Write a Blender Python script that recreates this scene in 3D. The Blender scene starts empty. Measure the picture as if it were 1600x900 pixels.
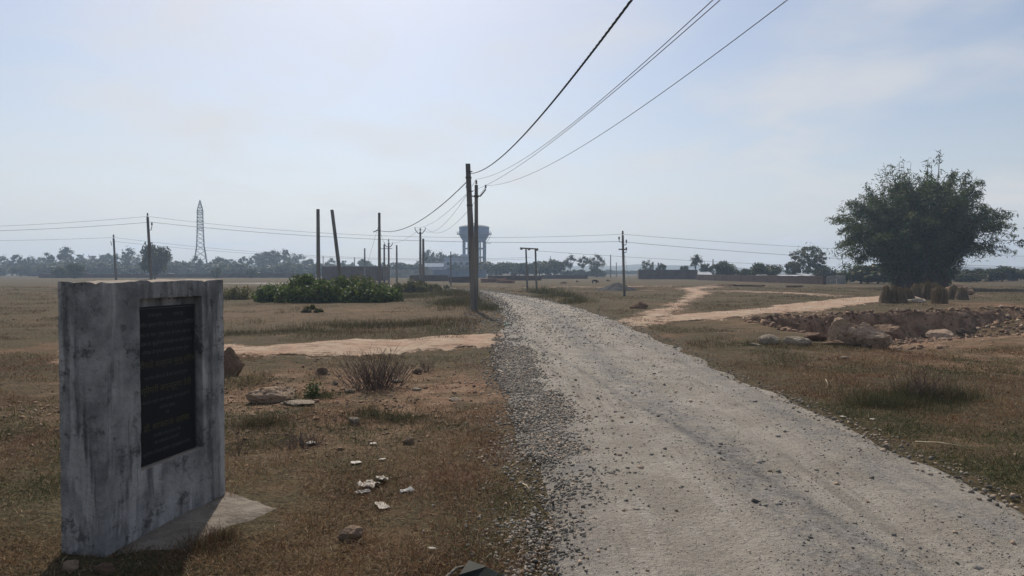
import bpy, bmesh, math, random
import numpy as np
from mathutils import Vector, Matrix, noise as mnoise

# ------------------------------------------------------------------ camera, sky, sun, exposure
sc = bpy.context.scene
COL = sc.collection
F, CZ = 1070.0, 1.6                      # focal length in photo pixels (1600 wide), eye height
PITCH = math.atan(25 / F)
cam = bpy.data.cameras.new('camera'); cam_o = bpy.data.objects.new('camera', cam); COL.objects.link(cam_o)
cam.sensor_width = 36; cam.lens = 36 * F / 1600; cam.clip_start = 0.05; cam.clip_end = 6000
cam_o.location = (0, 0, CZ); cam_o.rotation_euler = (math.pi / 2 - PITCH, 0, 0)
sc.camera = cam_o

SUN_EL, SUN_AZ = math.radians(47), math.radians(-13)      # azimuth from +Y, positive towards +X
sunvec = Vector((math.sin(SUN_AZ) * math.cos(SUN_EL), math.cos(SUN_AZ) * math.cos(SUN_EL), math.sin(SUN_EL)))
sl = bpy.data.lights.new('sun', 'SUN'); sun = bpy.data.objects.new('sun', sl); COL.objects.link(sun)
sl.energy = 3.5; sl.angle = math.radians(1.1); sl.color = (1.0, 0.91, 0.78)
sun.rotation_euler = (-sunvec).to_track_quat('-Z', 'Y').to_euler()

w = bpy.data.worlds.new('World'); sc.world = w; w.use_nodes = True
wn, wl = w.node_tree.nodes, w.node_tree.links
wn.clear()
sky = wn.new('ShaderNodeTexSky'); sky.sky_type = 'NISHITA'; sky.sun_disc = False
sky.sun_elevation = SUN_EL; sky.sun_rotation = SUN_AZ
sky.altitude = 200; sky.air_density = 1.0; sky.dust_density = 2.0; sky.ozone_density = 1.8
bg = wn.new('ShaderNodeBackground'); bg.inputs[1].default_value = 0.092
wo = wn.new('ShaderNodeOutputWorld')
# thin broken cloud, the same kind all over the sky dome
tc = wn.new('ShaderNodeTexCoord'); sep = wn.new('ShaderNodeSeparateXYZ'); wl.new(tc.outputs['Generated'], sep.inputs[0])
ad = wn.new('ShaderNodeMath'); ad.operation = 'ADD'; ad.inputs[1].default_value = 0.18; wl.new(sep.outputs[2], ad.inputs[0])
ab = wn.new('ShaderNodeMath'); ab.operation = 'MAXIMUM'; ab.inputs[1].default_value = 0.05; wl.new(ad.outputs[0], ab.inputs[0])
dx = wn.new('ShaderNodeMath'); dx.operation = 'DIVIDE'; wl.new(sep.outputs[0], dx.inputs[0]); wl.new(ab.outputs[0], dx.inputs[1])
dy = wn.new('ShaderNodeMath'); dy.operation = 'DIVIDE'; wl.new(sep.outputs[1], dy.inputs[0]); wl.new(ab.outputs[0], dy.inputs[1])
cv = wn.new('ShaderNodeCombineXYZ'); wl.new(dx.outputs[0], cv.inputs[0]); wl.new(dy.outputs[0], cv.inputs[1])
cn = wn.new('ShaderNodeTexNoise'); cn.inputs['Scale'].default_value = 1.5; cn.inputs['Detail'].default_value = 7; cn.inputs['Roughness'].default_value = 0.52
cn.inputs['Distortion'].default_value = 0.25
wl.new(cv.outputs[0], cn.inputs['Vector'])
cr = wn.new('ShaderNodeMapRange'); cr.inputs[1].default_value = 0.40; cr.inputs[2].default_value = 0.76; cr.interpolation_type = 'SMOOTHSTEP'
cr.inputs[3].default_value = 0.10; cr.inputs[4].default_value = 0.75; wl.new(cn.outputs[0], cr.inputs[0])
mx = wn.new('ShaderNodeMix'); mx.data_type = 'RGBA'; mx.inputs[7].default_value = (7.3, 7.15, 7.05, 1)
mv = wn.new('ShaderNodeMapRange'); mv.interpolation_type = 'SMOOTHSTEP'; mv.inputs[1].default_value = 0.0; mv.inputs[2].default_value = 0.30; mv.inputs[3].default_value = 0.45; mv.inputs[4].default_value = 0.0; wl.new(sep.outputs[2], mv.inputs[0])
mm = wn.new('ShaderNodeMath'); mm.operation = 'ADD'; mm.use_clamp = True; wl.new(cr.outputs[0], mm.inputs[0]); wl.new(mv.outputs[0], mm.inputs[1])
wl.new(mm.outputs[0], mx.inputs[0]); wl.new(sky.outputs[0], mx.inputs[6]); wl.new(mx.outputs[2], bg.inputs[0]); wl.new(bg.outputs[0], wo.inputs[0])

vs = sc.view_settings; vs.view_transform = 'Standard'; vs.look = 'None'; vs.gamma = 1; vs.exposure = 0.15; vs.use_curve_mapping = False
sc.render.engine = 'CYCLES'
sc.cycles.use_denoising = True; sc.cycles.max_bounces = 6; sc.cycles.diffuse_bounces = 3; sc.cycles.volume_bounces = 1
sc.cycles.transparent_max_bounces = 6; sc.cycles.use_fast_gi = False

# ------------------------------------------------------------------ helpers
rng = np.random.default_rng(7); R = random.Random(7)
_T = np.random.default_rng(3).random((256, 256))
def vnoise(x, y):
    xi = np.floor(x).astype(np.int64); yi = np.floor(y).astype(np.int64); fx = x - xi; fy = y - yi
    fx = fx * fx * (3 - 2 * fx); fy = fy * fy * (3 - 2 * fy)
    a = _T[xi & 255, yi & 255]; b = _T[(xi + 1) & 255, yi & 255]; c = _T[xi & 255, (yi + 1) & 255]; d = _T[(xi + 1) & 255, (yi + 1) & 255]
    return (a + (b - a) * fx) * (1 - fy) + (c + (d - c) * fx) * fy
def fbm(x, y, s, o=3, off=0.0):
    x = np.asarray(x, float) / s + off; y = np.asarray(y, float) / s + off * 1.7; t = 0; a = 1.0; n = 0
    for k in range(o):
        t = t + a * (vnoise(x + 37.3 * k, y + 11.9 * k) * 2 - 1); n += a; a *= .5; x = x * 2.03; y = y * 2.03
    return t / n
def sstep(a, b, x):
    t = np.clip((np.asarray(x, float) - a) / (b - a), 0, 1); return t * t * (3 - 2 * t)

# road edges (metres): y, left x, right x
RY = [0, 3.6, 5.1, 7.6, 10.4, 12.7, 18, 22.8, 31, 38, 49, 57, 63, 72, 84, 100]
RL = [0.05, 0.05, 0.1, -.05, -.28, -.45, -.5, -.45, -.85, -1.3, -2.5, -4.6, -7.2, -13, -25, -48]
RRt = [3.4, 3.5, 3.54, 3.55, 3.56, 3.58, 3.66, 3.65, 3.1, 2.2, .1, -1.9, -4.3, -9.5, -20, -42]
def road_u(x, y):
    l = np.interp(y, RY, RL); r = np.interp(y, RY, RRt); return (x - l) / (r - l)
PX = [6.0, 8.2, 9.5, 12, 15, 20, 26, 34]; PYR = [21.5, 22.6, 24.2, 26.0, 27.3, 29.2, 30.5, 31]
def height(x, y):
    x = np.asarray(x, float); y = np.asarray(y, float)
    d = np.hypot(x, y); near = np.clip(14 / np.maximum(d, 1), 0, 1); far = np.clip(40 / np.maximum(d, 1), 0, 1)
    u = road_u(x, y); rd = 1 - sstep(-.25, 0, u) * sstep(-.25, 0, 1 - u) * .8
    pad = 1 - np.exp(-(((x + 2.1) / .8) ** 2 + ((y - 4.4) / .9) ** 2) ** 2)
    h = .085 * fbm(x, y, 5., 2, 4.) * far * (.35 + .65 * rd) + (.085 * fbm(x, y, 1.3, 3, 9.) + .026 * fbm(x, y, .33, 3, 2.)) * near * rd * pad
    # eroded pit on the right
    yr = np.interp(x, PX, PYR) + .9 * fbm(x, y * .4, 1.7, 4, 5.)
    t = yr - y
    D = 1.0 * sstep(7.6, 9.6, x) * (1 - .6 * sstep(17, 22, x)) * (1 + .25 * fbm(x, y, 2.5, 2, 7.))
    h = h - D * sstep(0, .55, t) * (1 - sstep(1.5, 10.5, t)) + .16 * fbm(x, y, .8, 3, 6.) * np.exp(-((t - 1.2) / 1.8) ** 2) * sstep(7.6, 9.6, x)
    # slightly raised verge left of the road, far side of the side track
    h = h +   .04 * np.exp(-((x + 1.9 + .035 * (y - 18)) / 1.1) ** 2) * sstep(17, 22, y) * (1 - sstep(50, 60, y))
    # low bank along right verge far off
    h = h + .16 * np.exp(-((u - 1.25) / .22) ** 2) * sstep(30, 40, y) * (1 - sstep(56, 62, y))
    return h
def road_lift(x, y):
    u = road_u(x, y); d = np.hypot(x, y); l = np.interp(y, RY, RL); r = np.interp(y, RY, RRt); e = np.minimum(u, 1 - u) * (r - l); near = np.clip(12 / np.maximum(d, 1), 0, 1)
    rut = sum(-.022 * np.exp(-((u + .05 * fbm(y, y * 0, 6., 2, s_) - c) / .055) ** 2) for c, s_ in ((.30, 1.), (.68, 2.)))
    v = .022 + .0012 * d + .03 * np.clip(4 * u * (1 - u), 0, 1) + near * (.018 * fbm(x, y, .5, 4, 3.) + rut * sstep(0, .5, e))
    return np.where(e > .02, v, 0)
def bareness(x, y):
    return np.clip(.85 * np.exp(-(((x - 15) / 8.) ** 2 + ((y - 21) / 6.) ** 2) ** 2) + .8 * np.exp(-(((x + 2.6) / 3.6) ** 2 + ((y - 9.) / 2.8) ** 2) ** 2) + .3 * np.exp(-(((x + 9) / 9.) ** 2 + ((y - 27) / 7.) ** 2) ** 2) + .55 * np.exp(-(((x - 9.5) / 4.) ** 2 + ((y - 12.5) / 2.) ** 2) ** 2), 0, 1)
def hz(x, y): return float(height(np.array([x]), np.array([y]))[0])
def ray(px, py):
    u = (px - 800) / F; v = (450 - py) / F
    return Vector((u, math.cos(PITCH) + v * math.sin(PITCH), -math.sin(PITCH) + v * math.cos(PITCH)))
def G(px, py):                                      # the spot of ground seen there: a real place in metres
    D = ray(px, py); t = -CZ / D.z; p = D * t
    for _ in range(6):
        t = (hz(p.x, p.y) - CZ) / D.z; p = D * t
    return Vector((p.x, p.y, hz(p.x, p.y)))
def at(px, py, y):                                  # a point at depth y
    D = ray(px, py); p = D * (y / D.y); return Vector((p.x, p.y, p.z + CZ))
def spot(px, y):
    p = at(px, 425, y); return Vector((p.x, y, hz(p.x, y)))

def tag(o, label=None, cat=None, group=None, kind=None):
    if label: o['label'] = label
    if cat: o['category'] = cat
    if group: o['group'] = group
    if kind: o['kind'] = kind
    return o
def link(name, me, parent=None, loc=None):
    o = bpy.data.objects.new(name, me); COL.objects.link(o)
    if parent: o.parent = parent
    if loc is not None: o.location = loc
    return o
def empty(name, loc, rz=0):
    o = bpy.data.objects.new(name, None); COL.objects.link(o); o.location = loc; o.rotation_euler.z = rz; o.empty_display_size = .2; return o
def npmesh(name, V, Fc, mat, smooth=False, attrs=None):
    V = np.asarray(V, np.float32); Fc = np.asarray(Fc, np.int32); n, k = Fc.shape
    me = bpy.data.meshes.new(name); me.vertices.add(len(V)); me.vertices.foreach_set('co', V.ravel())
    me.loops.add(n * k); me.loops.foreach_set('vertex_index', Fc.ravel())
    me.polygons.add(n); me.polygons.foreach_set('loop_start', np.arange(0, n * k, k, dtype=np.int32))
    try: me.polygons.foreach_set('loop_total', np.full(n, k, np.int32))
    except Exception: pass
    if smooth: me.polygons.foreach_set('use_smooth', np.ones(n, bool))
    for an, (tp, dat) in (attrs or {}).items():
        a = me.attributes.new(an, tp, 'POINT')
        a.data.foreach_set('color' if tp == 'FLOAT_COLOR' else 'value', np.asarray(dat, np.float32).ravel())
    me.materials.append(mat); me.update(); me.validate(); return me
class MB:
    def __init__(s): s.v = []; s.f = []
    def add(s, v, f):
        b = len(s.v); s.v += [tuple(p) for p in v]; s.f += [tuple(i + b for i in q) for q in f]; return s
    def box(s, c, sz, rz=0, taper=1.0):
        cx, cy, cz = c; a, b, h = sz[0] / 2, sz[1] / 2, sz[2] / 2; co, si = math.cos(rz), math.sin(rz); P = []
        for z, k in ((-h, 1), (h, taper)):
            for x, y in ((-a, -b), (a, -b), (a, b), (-a, b)):
                x *= k; y *= k; P.append((cx + x * co - y * si, cy + x * si + y * co, cz + z))
        return s.add(P, [(3, 2, 1, 0), (4, 5, 6, 7), (0, 1, 5, 4), (1, 2, 6, 5), (2, 3, 7, 6), (3, 0, 4, 7)])
    def tube(s, pts, r, n=6):
        pts = [Vector(p) for p in pts]; rs = r if isinstance(r, (list, tuple)) else [r] * len(pts); V = []; up = None
        for i, p in enumerate(pts):
            t = (pts[min(i + 1, len(pts) - 1)] - pts[max(i - 1, 0)]).normalized()
            if up is None: up = t.orthogonal().normalized()
            up = (up - t * up.dot(t))
            up = up.normalized() if up.length > 1e-6 else t.orthogonal().normalized()
            b = t.cross(up)
            for k in range(n):
                a = 2 * math.pi * k / n; V.append(p + (up * math.cos(a) + b * math.sin(a)) * rs[i])
        f = [(i * n + k, i * n + (k + 1) % n, (i + 1) * n + (k + 1) % n, (i + 1) * n + k) for i in range(len(pts) - 1) for k in range(n)]
        f += [tuple(range(n - 1, -1, -1)), tuple(range((len(pts) - 1) * n, len(pts) * n))]
        return s.add(V, f)
    def lathe(s, prof, c=(0, 0, 0), n=20):
        V = [(c[0] + r * math.cos(2 * math.pi * k / n), c[1] + r * math.sin(2 * math.pi * k / n), c[2] + z) for r, z in prof for k in range(n)]
        f = [(i * n + k, i * n + (k + 1) % n, (i + 1) * n + (k + 1) % n, (i + 1) * n + k) for i in range(len(prof) - 1) for k in range(n)]
        f += [tuple(range(n - 1, -1, -1)), tuple(range((len(prof) - 1) * n, len(prof) * n))]
        return s.add(V, f)
    def build(s, name, mat, parent=None, smooth=False, loc=None):
        me = bpy.data.meshes.new(name); me.from_pydata(s.v, [], s.f); me.materials.append(mat)
        if smooth: me.polygons.foreach_set('use_smooth', [True] * len(me.polygons))
        me.update(); return link(name, me, parent, loc)

# ------------------------------------------------------------------ materials
class NT:
    def __init__(s, name, rough=.9, spec=.25):
        s.m = bpy.data.materials.new(name); s.m.use_nodes = True; s.n = s.m.node_tree.nodes; s.l = s.m.node_tree.links
        s.b = s.n['Principled BSDF']; s.b.inputs['Roughness'].default_value = rough; s.b.inputs['Specular IOR Level'].default_value = spec
        g = s.n.new('ShaderNodeNewGeometry'); s.pos = g.outputs['Position']
        t = s.n.new('ShaderNodeTexCoord'); s.obj = t.outputs['Object']
    def scaled(s, vec, sc_):
        m = s.n.new('ShaderNodeMapping'); m.inputs['Scale'].default_value = sc_; s.l.new(vec, m.inputs[0]); return m.outputs[0]
    def noise(s, scale, detail=4, rough=.55, vec=None, dist=0):
        t = s.n.new('ShaderNodeTexNoise'); t.inputs['Scale'].default_value = scale; t.inputs['Detail'].default_value = detail
        t.inputs['Roughness'].default_value = rough; t.inputs['Distortion'].default_value = dist
        s.l.new(vec if vec is not None else s.pos, t.inputs['Vector']); return t.outputs[0]
    def ramp(s, x, a, b, lo=0., hi=1.):
        r = s.n.new('ShaderNodeMapRange'); r.interpolation_type = 'SMOOTHSTEP'
        r.inputs[1].default_value = a; r.inputs[2].default_value = b; r.inputs[3].default_value = lo; r.inputs[4].default_value = hi
        s.l.new(x, r.inputs[0]); return r.outputs[0]
    def mix(s, f, a, b, mode='MIX'):
        m = s.n.new('ShaderNodeMix'); m.data_type = 'RGBA'; m.blend_type = mode
        for i, v in ((0, f), (6, a), (7, b)):
            if hasattr(v, 'links'): s.l.new(v, m.inputs[i])
            else: m.inputs[i].default_value = v if i == 0 else (*v, 1)
        return m.outputs[2]
    def math(s, op, a, b):
        m = s.n.new('ShaderNodeMath'); m.operation = op
        for i, v in ((0, a), (1, b)):
            if hasattr(v, 'links'): s.l.new(v, m.inputs[i])
            else: m.inputs[i].default_value = v
        return m.outputs[0]
    def attr(s, name, out='Color'):
        a = s.n.new('ShaderNodeAttribute'); a.attribute_name = name; return a.outputs[out]
    def color(s, c):
        if hasattr(c, 'links'): s.l.new(c, s.b.inputs['Base Color'])
        else: s.b.inputs['Base Color'].default_value = (*c, 1)
        return s
    def bump(s, h, dist=.02, strength=1.):
        b = s.n.new('ShaderNodeBump'); b.inputs['Distance'].default_value = dist; b.inputs['Strength'].default_value = strength
        s.l.new(h, b.inputs['Height']); s.l.new(b.outputs[0], s.b.inputs['Normal']); return s
def simple(name, c, c2=None, scale=3., rough=.85, bump=0., spec=.25, vec='obj', detail=5):
    t = NT(name, rough, spec); v = t.obj if vec == 'obj' else t.pos
    n = t.noise(scale, detail, .6, v)
    t.color(t.mix(t.ramp(n, .32, .68), c, c2 or tuple(x * .7 for x in c)))
    if bump: t.bump(t.noise(scale * 4, 5, .65, v), bump)
    return t.m
def leafmat(name, trans=.3):
    t = NT(name, .6, .3); c = t.attr('col'); t.color(c)
    tr = t.n.new('ShaderNodeBsdfTranslucent'); t.l.new(t.mix(1., c, (1.0, 1.15, .55), 'MULTIPLY'), tr.inputs[0])
    ms = t.n.new('ShaderNodeMixShader'); ms.inputs[0].default_value = trans
    t.l.new(t.b.outputs[0], ms.inputs[1]); t.l.new(tr.outputs[0], ms.inputs[2]); t.l.new(ms.outputs[0], t.n['Material Output'].inputs[0]); return t.m

M = {}
def ground_mat():
    t = NT('field_earth', .95, .1)
    big = t.noise(.11, 4, .6); mid = t.noise(.55, 5, .6); sm = t.noise(3.2, 6, .65); fine = t.noise(24., 4, .7)
    soil = t.mix(t.ramp(sm, .3, .7), (.148, .083, .050), (.228, .138, .086))
    soil = t.mix(t.ramp(t.noise(.9, 3, .5), .52, .70), soil, (.235, .138, .090))
    grass = t.mix(t.ramp(fine, .35, .65), (.046, .042, .022), (.105, .085, .047))
    f = t.ramp(t.math('ADD', t.math('MULTIPLY', big, .55), t.math('MULTIPLY', mid, .45)),   .33, .47)
    f2 = t.math('MULTIPLY', f, t.ramp(sm, .25, .55, .45, .95))
    c = t.mix(f2, soil, grass)
    gn = t.n.new('ShaderNodeNewGeometry'); sz = t.n.new('ShaderNodeSeparateXYZ'); t.l.new(gn.outputs['True Normal'], sz.inputs[0])
    earth = t.mix(t.ramp(t.noise(1.6, 6, .7), .4, .6), (.15, .098, .064), (.30, .205, .14))
    c = t.mix(t.ramp(sz.outputs[2], .93, .78), c, earth)
    bare = t.math('MULTIPLY', t.attr('bare', 'Fac'), t.ramp(t.noise(1.4, 5, .7), .36, .58, .15, 1.))
    c = t.mix(bare, c, t.mix(t.ramp(sm, .35, .65), (.215, .122, .078), (.33, .215, .145)))
    c = t.mix(t.ramp(t.noise(60., 2, .6), .64, .76, 0, .4), c, (.26, .22, .17))
    t.color(c)
    t.bump(t.math('ADD', t.noise(9., 6, .7), t.math('MULTIPLY', t.noise(2.2, 5, .7), 1.8)), .08); return t.m
def road_mat():
    t = NT('gravel_road_surface', .95, .12)
    u = t.attr('u', 'Fac'); pos = t.scaled(t.pos, (1, .35, 1))
    wob = t.math('MULTIPLY', t.math('SUBTRACT', t.noise(.8, 3, .6, pos), .5), .22)
    uu = t.math('ADD', u, wob)
    def band(c, wd): return t.ramp(t.math('ABSOLUTE', t.math('SUBTRACT', uu, c), 0), wd, wd * .25)
    dust = t.mix(t.ramp(t.noise(1.6, 5, .6), .35, .65), (.282, .254, .214), (.362, .331, .285))
    dust = t.mix(t.ramp(t.noise(.35, 3, .5), .5, .68, 0, .5), dust, (.33, .28, .235))
    grit = t.mix(t.ramp(t.noise(26., 3, .6), .35, .65), (.13, .125, .122), (.26, .25, .24))
    stk = t.noise(1.0, 6, .65, t.scaled(t.pos, (5.5, .30, 1)))
    dust = t.mix(t.ramp(stk, .50, .68, 0, .55), dust, (.185, .165, .145)); dust = t.mix(t.ramp(stk, .46, .30, 0, .5), dust, (.43, .40, .355))
    strips = t.math('MAXIMUM', t.math('MULTIPLY', band(.07, .14), .65), t.math('MAXIMUM', t.math('MULTIPLY', band(.5, .12), .75), t.math('MULTIPLY', band(.84, .09), .6)))
    m = t.math('MULTIPLY', strips, t.ramp(t.noise(5., 5, .7), .33, .60))
    c = t.mix(m, dust, grit)
    v = t.n.new('ShaderNodeTexVoronoi'); v.inputs['Scale'].default_value = 42; t.l.new(t.pos, v.inputs['Vector'])
    peb = t.ramp(v.outputs['Distance'], .30, .16)
    sel = t.ramp(v.outputs['Color'], .40, .55)
    c = t.mix(t.math('MULTIPLY', t.math('MULTIPLY', peb, sel), .75), c, t.mix(t.ramp(v.outputs['Color'], .2, .8), (.16, .15, .145), (.46, .43, .40)))
    v2 = t.n.new('ShaderNodeTexVoronoi'); v2.inputs['Scale'].default_value = 17; t.l.new(t.pos, v2.inputs['Vector'])
    pb2 = t.math('MULTIPLY', t.ramp(v2.outputs['Distance'], .24, .14), t.ramp(v2.outputs['Color'], .62, .68))
    c = t.mix(t.math('MULTIPLY', pb2, .8), c, t.mix(t.ramp(t.noise(6., 2, .5), .4, .6), (.13, .12, .115), (.40, .38, .35)))
    c = t.mix(t.ramp(t.noise(48., 4, .75), .52, .66, 0, .6), c, (.14, .125, .11))
    t.color(c)
    t.bump(t.math('ADD', t.math('MULTIPLY', t.noise(14., 6, .75), 1.), t.math('MULTIPLY', t.math('MULTIPLY', peb, sel), .9)), .05); return t.m
def track_mat():
    t = NT('bare_earth_track', .95, .1)
    n = t.noise(.7, 5, .65); c = t.mix(t.ramp(n, .35, .62), (.38, .255, .180), (.43, .335, .25))
    c = t.mix(t.ramp(t.noise(2.2, 7, .75, t.scaled(t.pos, (1, 1.6, 1))), .46, .62, 0, .8), c, (.235, .155, .108))
    t.color(c); t.bump(t.noise(7., 6, .7), .08)
    k = t.math('ADD', t.attr('edge', 'Fac'), t.math('ADD', t.math('MULTIPLY', t.math('SUBTRACT', t.noise(1.1, 5, .65), .5), 2.6), t.math('MULTIPLY', t.math('SUBTRACT', t.noise(9., 4, .7), .5), 2.6)))
    tr = t.n.new('ShaderNodeBsdfTransparent'); ms = t.n.new('ShaderNodeMixShader'); t.l.new(t.ramp(k, .10, 1.0), ms.inputs[0]); t.l.new(tr.outputs[0], ms.inputs[1]); t.l.new(t.b.outputs[0], ms.inputs[2]); t.l.new(ms.outputs[0], t.n['Material Output'].inputs[0]); return t.m
def concrete_mat():
    t = NT('weathered_cement', .9, .2)
    st = t.noise(9., 6, .65, t.scaled(t.obj, (1, 1, .14))); bl = t.noise(3.2, 6, .62, t.obj); fi = t.noise(38., 4, .7, t.obj)
    c = t.mix(t.ramp(bl, .34, .66), (.150, .151, .153), (.325, .322, .315))
    c = t.mix(t.ramp(st, .48, .66, 0, .72), c, (.052, .052, .055))
    c = t.mix(t.ramp(t.noise(6.5, 5, .6, t.scaled(t.obj, (1.2, 1.2, .22))), .50, .64, 0, .6), c, (.47, .46, .445))
    c = t.mix(t.ramp(t.noise(5., 8, .8, t.obj), .52, .62, 0, .75), c, (.040, .038, .036))
    c = t.mix(t.ramp(fi, .55, .8, 0, .35), c, (.07, .068, .065))
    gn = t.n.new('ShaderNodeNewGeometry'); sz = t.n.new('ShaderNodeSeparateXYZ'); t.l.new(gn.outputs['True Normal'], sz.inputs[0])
    c = t.mix(t.math('MULTIPLY', t.ramp(sz.outputs[2], .6, .9), t.ramp(bl, .3, .5, .5, 1.)), c, (.34, .285, .235))  # sunlit look of the block top painted in: upward faces mixed paler
    t.color(c); t.bump(t.math('ADD', t.noise(16., 6, .7, t.obj), t.math('MULTIPLY', fi, .35)), .02); return t.m
def brick_mat(name, c1, c2, mortar, scale=3.2):
    t = NT(name, .92, .15); b = t.n.new('ShaderNodeTexBrick'); t.l.new(t.scaled(t.obj, (1, 1, 1)), b.inputs['Vector'])
    mp = t.n.new('ShaderNodeMapping'); mp.inputs['Rotation'].default_value = (math.pi / 2, 0, 0); t.l.new(t.obj, mp.inputs[0]); t.l.new(mp.outputs[0], b.inputs['Vector'])
    b.inputs['Scale'].default_value = scale; b.inputs['Color1'].default_value = (*c1, 1); b.inputs['Color2'].default_value = (*c2, 1); b.inputs['Mortar'].default_value = (*mortar, 1)
    n = t.noise(.8, 6, .6, t.obj); t.color(t.mix(t.ramp(n, .42, .7, 0, .6), b.outputs[0], tuple(x * .5 for x in c1))); return t.m
def pole_mat():
    t = NT('pole_concrete', .9, .2); st = t.noise(5., 6, .65, t.scaled(t.obj, (1, 1, .12)))
    c = t.mix(t.ramp(st, .4, .65), (.20, .185, .165), (.105, .10, .095)); t.color(c); t.bump(t.noise(20., 5, .7, t.obj), .01); return t.m
def rock_mat(name, a, b, c3):
    t = NT(name, .92, .15); n = t.noise(2.4, 7, .65, t.obj); c = t.mix(t.ramp(n, .35, .62), a, b)
    c = t.mix(t.ramp(t.noise(5., 7, .75, t.obj), .50, .62, 0, .85), c, c3); t.color(c); t.bump(t.noise(4., 9, .8, t.obj), .14); return t.m
def stone_mat():
    t = NT('crushed_stone', .9, .2); c = t.attr('col'); n = t.noise(60., 3, .6); t.color(t.mix(t.ramp(n, .35, .7, 0, .4), c, (.09, .085, .08))); return t.m
def grass_mat():
    t = NT('grass_blades', .75, .2); c = t.attr('col'); t.color(c)
    tr = t.n.new('ShaderNodeBsdfTranslucent'); t.l.new(c, tr.inputs[0]); ms = t.n.new('ShaderNodeMixShader'); ms.inputs[0].default_value = .25
    t.l.new(t.b.outputs[0], ms.inputs[1]); t.l.new(tr.outputs[0], ms.inputs[2]); t.l.new(ms.outputs[0], t.n['Material Output'].inputs[0]); return t.m
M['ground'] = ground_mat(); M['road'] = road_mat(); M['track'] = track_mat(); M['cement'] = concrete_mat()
M['brick'] = brick_mat('old_red_brick', (.20, .095, .065), (.27, .13, .085), (.20, .17, .14))
M['brick2'] = brick_mat('dark_brick', (.085, .055, .046), (.125, .075, .06), (.08, .07, .062))
M['pole'] = pole_mat(); M['rock'] = rock_mat('pale_boulder', (.50, .35, .24), (.66, .50, .37), (.22, .145, .095))
M['rock2'] = rock_mat('brown_boulder', (.24, .155, .105), (.36, .25, .175), (.12, .08, .057))
M['rockw'] = rock_mat('white_rock', (.56, .455, .345), (.68, .58, .46), (.27, .19, .13))
M['stone'] = stone_mat(); M['grass'] = grass_mat(); M['leaf'] = leafmat('leaves'); M['leaf_far'] = leafmat('far_leaves', .2)
M['bark'] = simple('bark', (.11, .085, .06), (.06, .045, .035), 6, .95, .03)
M['twig'] = simple('dry_twig', (.15, .105, .085), (.085, .06, .05), 8, .9)
M['straw'] = leafmat('straw', .15)
M['steel'] = simple('galvanised_steel', (.15, .155, .16), (.11, .115, .12), 2, .7)
M['iron'] = simple('rusty_iron', (.09, .07, .06), (.05, .045, .04), 8, .8)
M['porcelain'] = simple('brown_porcelain', (.09, .05, .035), (.06, .035, .025), 5, .3, 0, .5)
M['wire'] = simple('weathered_conductor', (.07, .07, .072), (.05, .05, .05), 2, .6)
M['blue'] = simple('faded_blue_paint', (.075, .135, .26), (.055, .10, .20), .35, .8)
M['bluegrey'] = simple('blue_grey_concrete', (.16, .20, .27), (.12, .15, .20), .5, .85)
M['roofgrey'] = simple('grey_dome_concrete', (.42, .42, .41), (.32, .32, .31), .4, .9)
M['pale'] = simple('pale_plaster', (.40, .45, .53), (.32, .36, .43), .6, .9)
M['grime'] = simple('grimy_plaster', (.34, .33, .30), (.22, .21, .19), .7, .9)
M['opening'] = simple('dark_opening', (.03, .032, .036), (.02, .02, .022), 1, .5)
M['sheet'] = simple('corrugated_sheet', (.45, .47, .49), (.33, .34, .35), 1.2, .5)
M['hill'] = simple('scrub_hillside', (.085, .095, .06), (.13, .12, .08), .02, .95)
M['chip'] = simple('black_stone_chips', (.028, .030, .034), (.05, .053, .057), 9, .9, .05)
M['granite'] = simple('polished_black_granite', (.010, .011, .013), (.015, .016, .018), 60, .55, 0, .12)
M['gold'] = simple('gold_lettering', (.075, .068, .036), (.055, .05, .028), 30, .6)
M['cream'] = simple('cream_lettering', (.075, .078, .080), (.05, .052, .054), 30, .6)
M['pad'] = simple('rough_screed', (.25, .215, .175), (.15, .125, .10), 7, .95, .03)
M['paper'] = simple('dirty_white_plastic', (.48, .44, .39), (.20, .165, .13), 16, .6)
M['paper2'] = simple('grey_wrapper', (.34, .33, .32), (.22, .21, .20), 9, .5)
M['black'] = simple('black_green_plastic', (.010, .014, .012), (.018, .024, .020), 7, .6, 0, .15)
M['goat'] = simple('dark_coat', (.035, .025, .02), (.06, .045, .035), 5, .9)
M['cloth'] = simple('teal_plastic_net', (.06, .16, .13), (.05, .10, .09), 9, .8)

# ------------------------------------------------------------------ ground
def axis(lo, f0, f1, hi, st, g):
    a = list(np.arange(f0, f1, st)); s = st; x = a[-1]
    while x < hi: s *= g; x += s; a.append(min(x, hi))
    s = st; x = f0; b = []
    while x > lo: s *= g; x -= s; b.append(max(x, lo))
    return np.array(b[::-1] + a)
gx = axis(-1100, -5.5, 17, 1100, .11, 1.05); gy = axis(-60, 2.4, 30, 1120, .11, 1.045)
X, Y = np.meshgrid(gx, gy); Z = height(X, Y)
nx, ny = len(gx), len(gy); idx = np.arange(nx * ny).reshape(ny, nx)
Fq = np.stack([idx[:-1, :-1], idx[:-1, 1:], idx[1:, 1:], idx[1:, :-1]], -1).reshape(-1, 4)
tag(link('ground', npmesh('ground', np.stack([X, Y, Z], -1).reshape(-1, 3), Fq, M['ground'], True, {'bare': ('FLOAT', bareness(X, Y))})), kind='structure')

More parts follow.
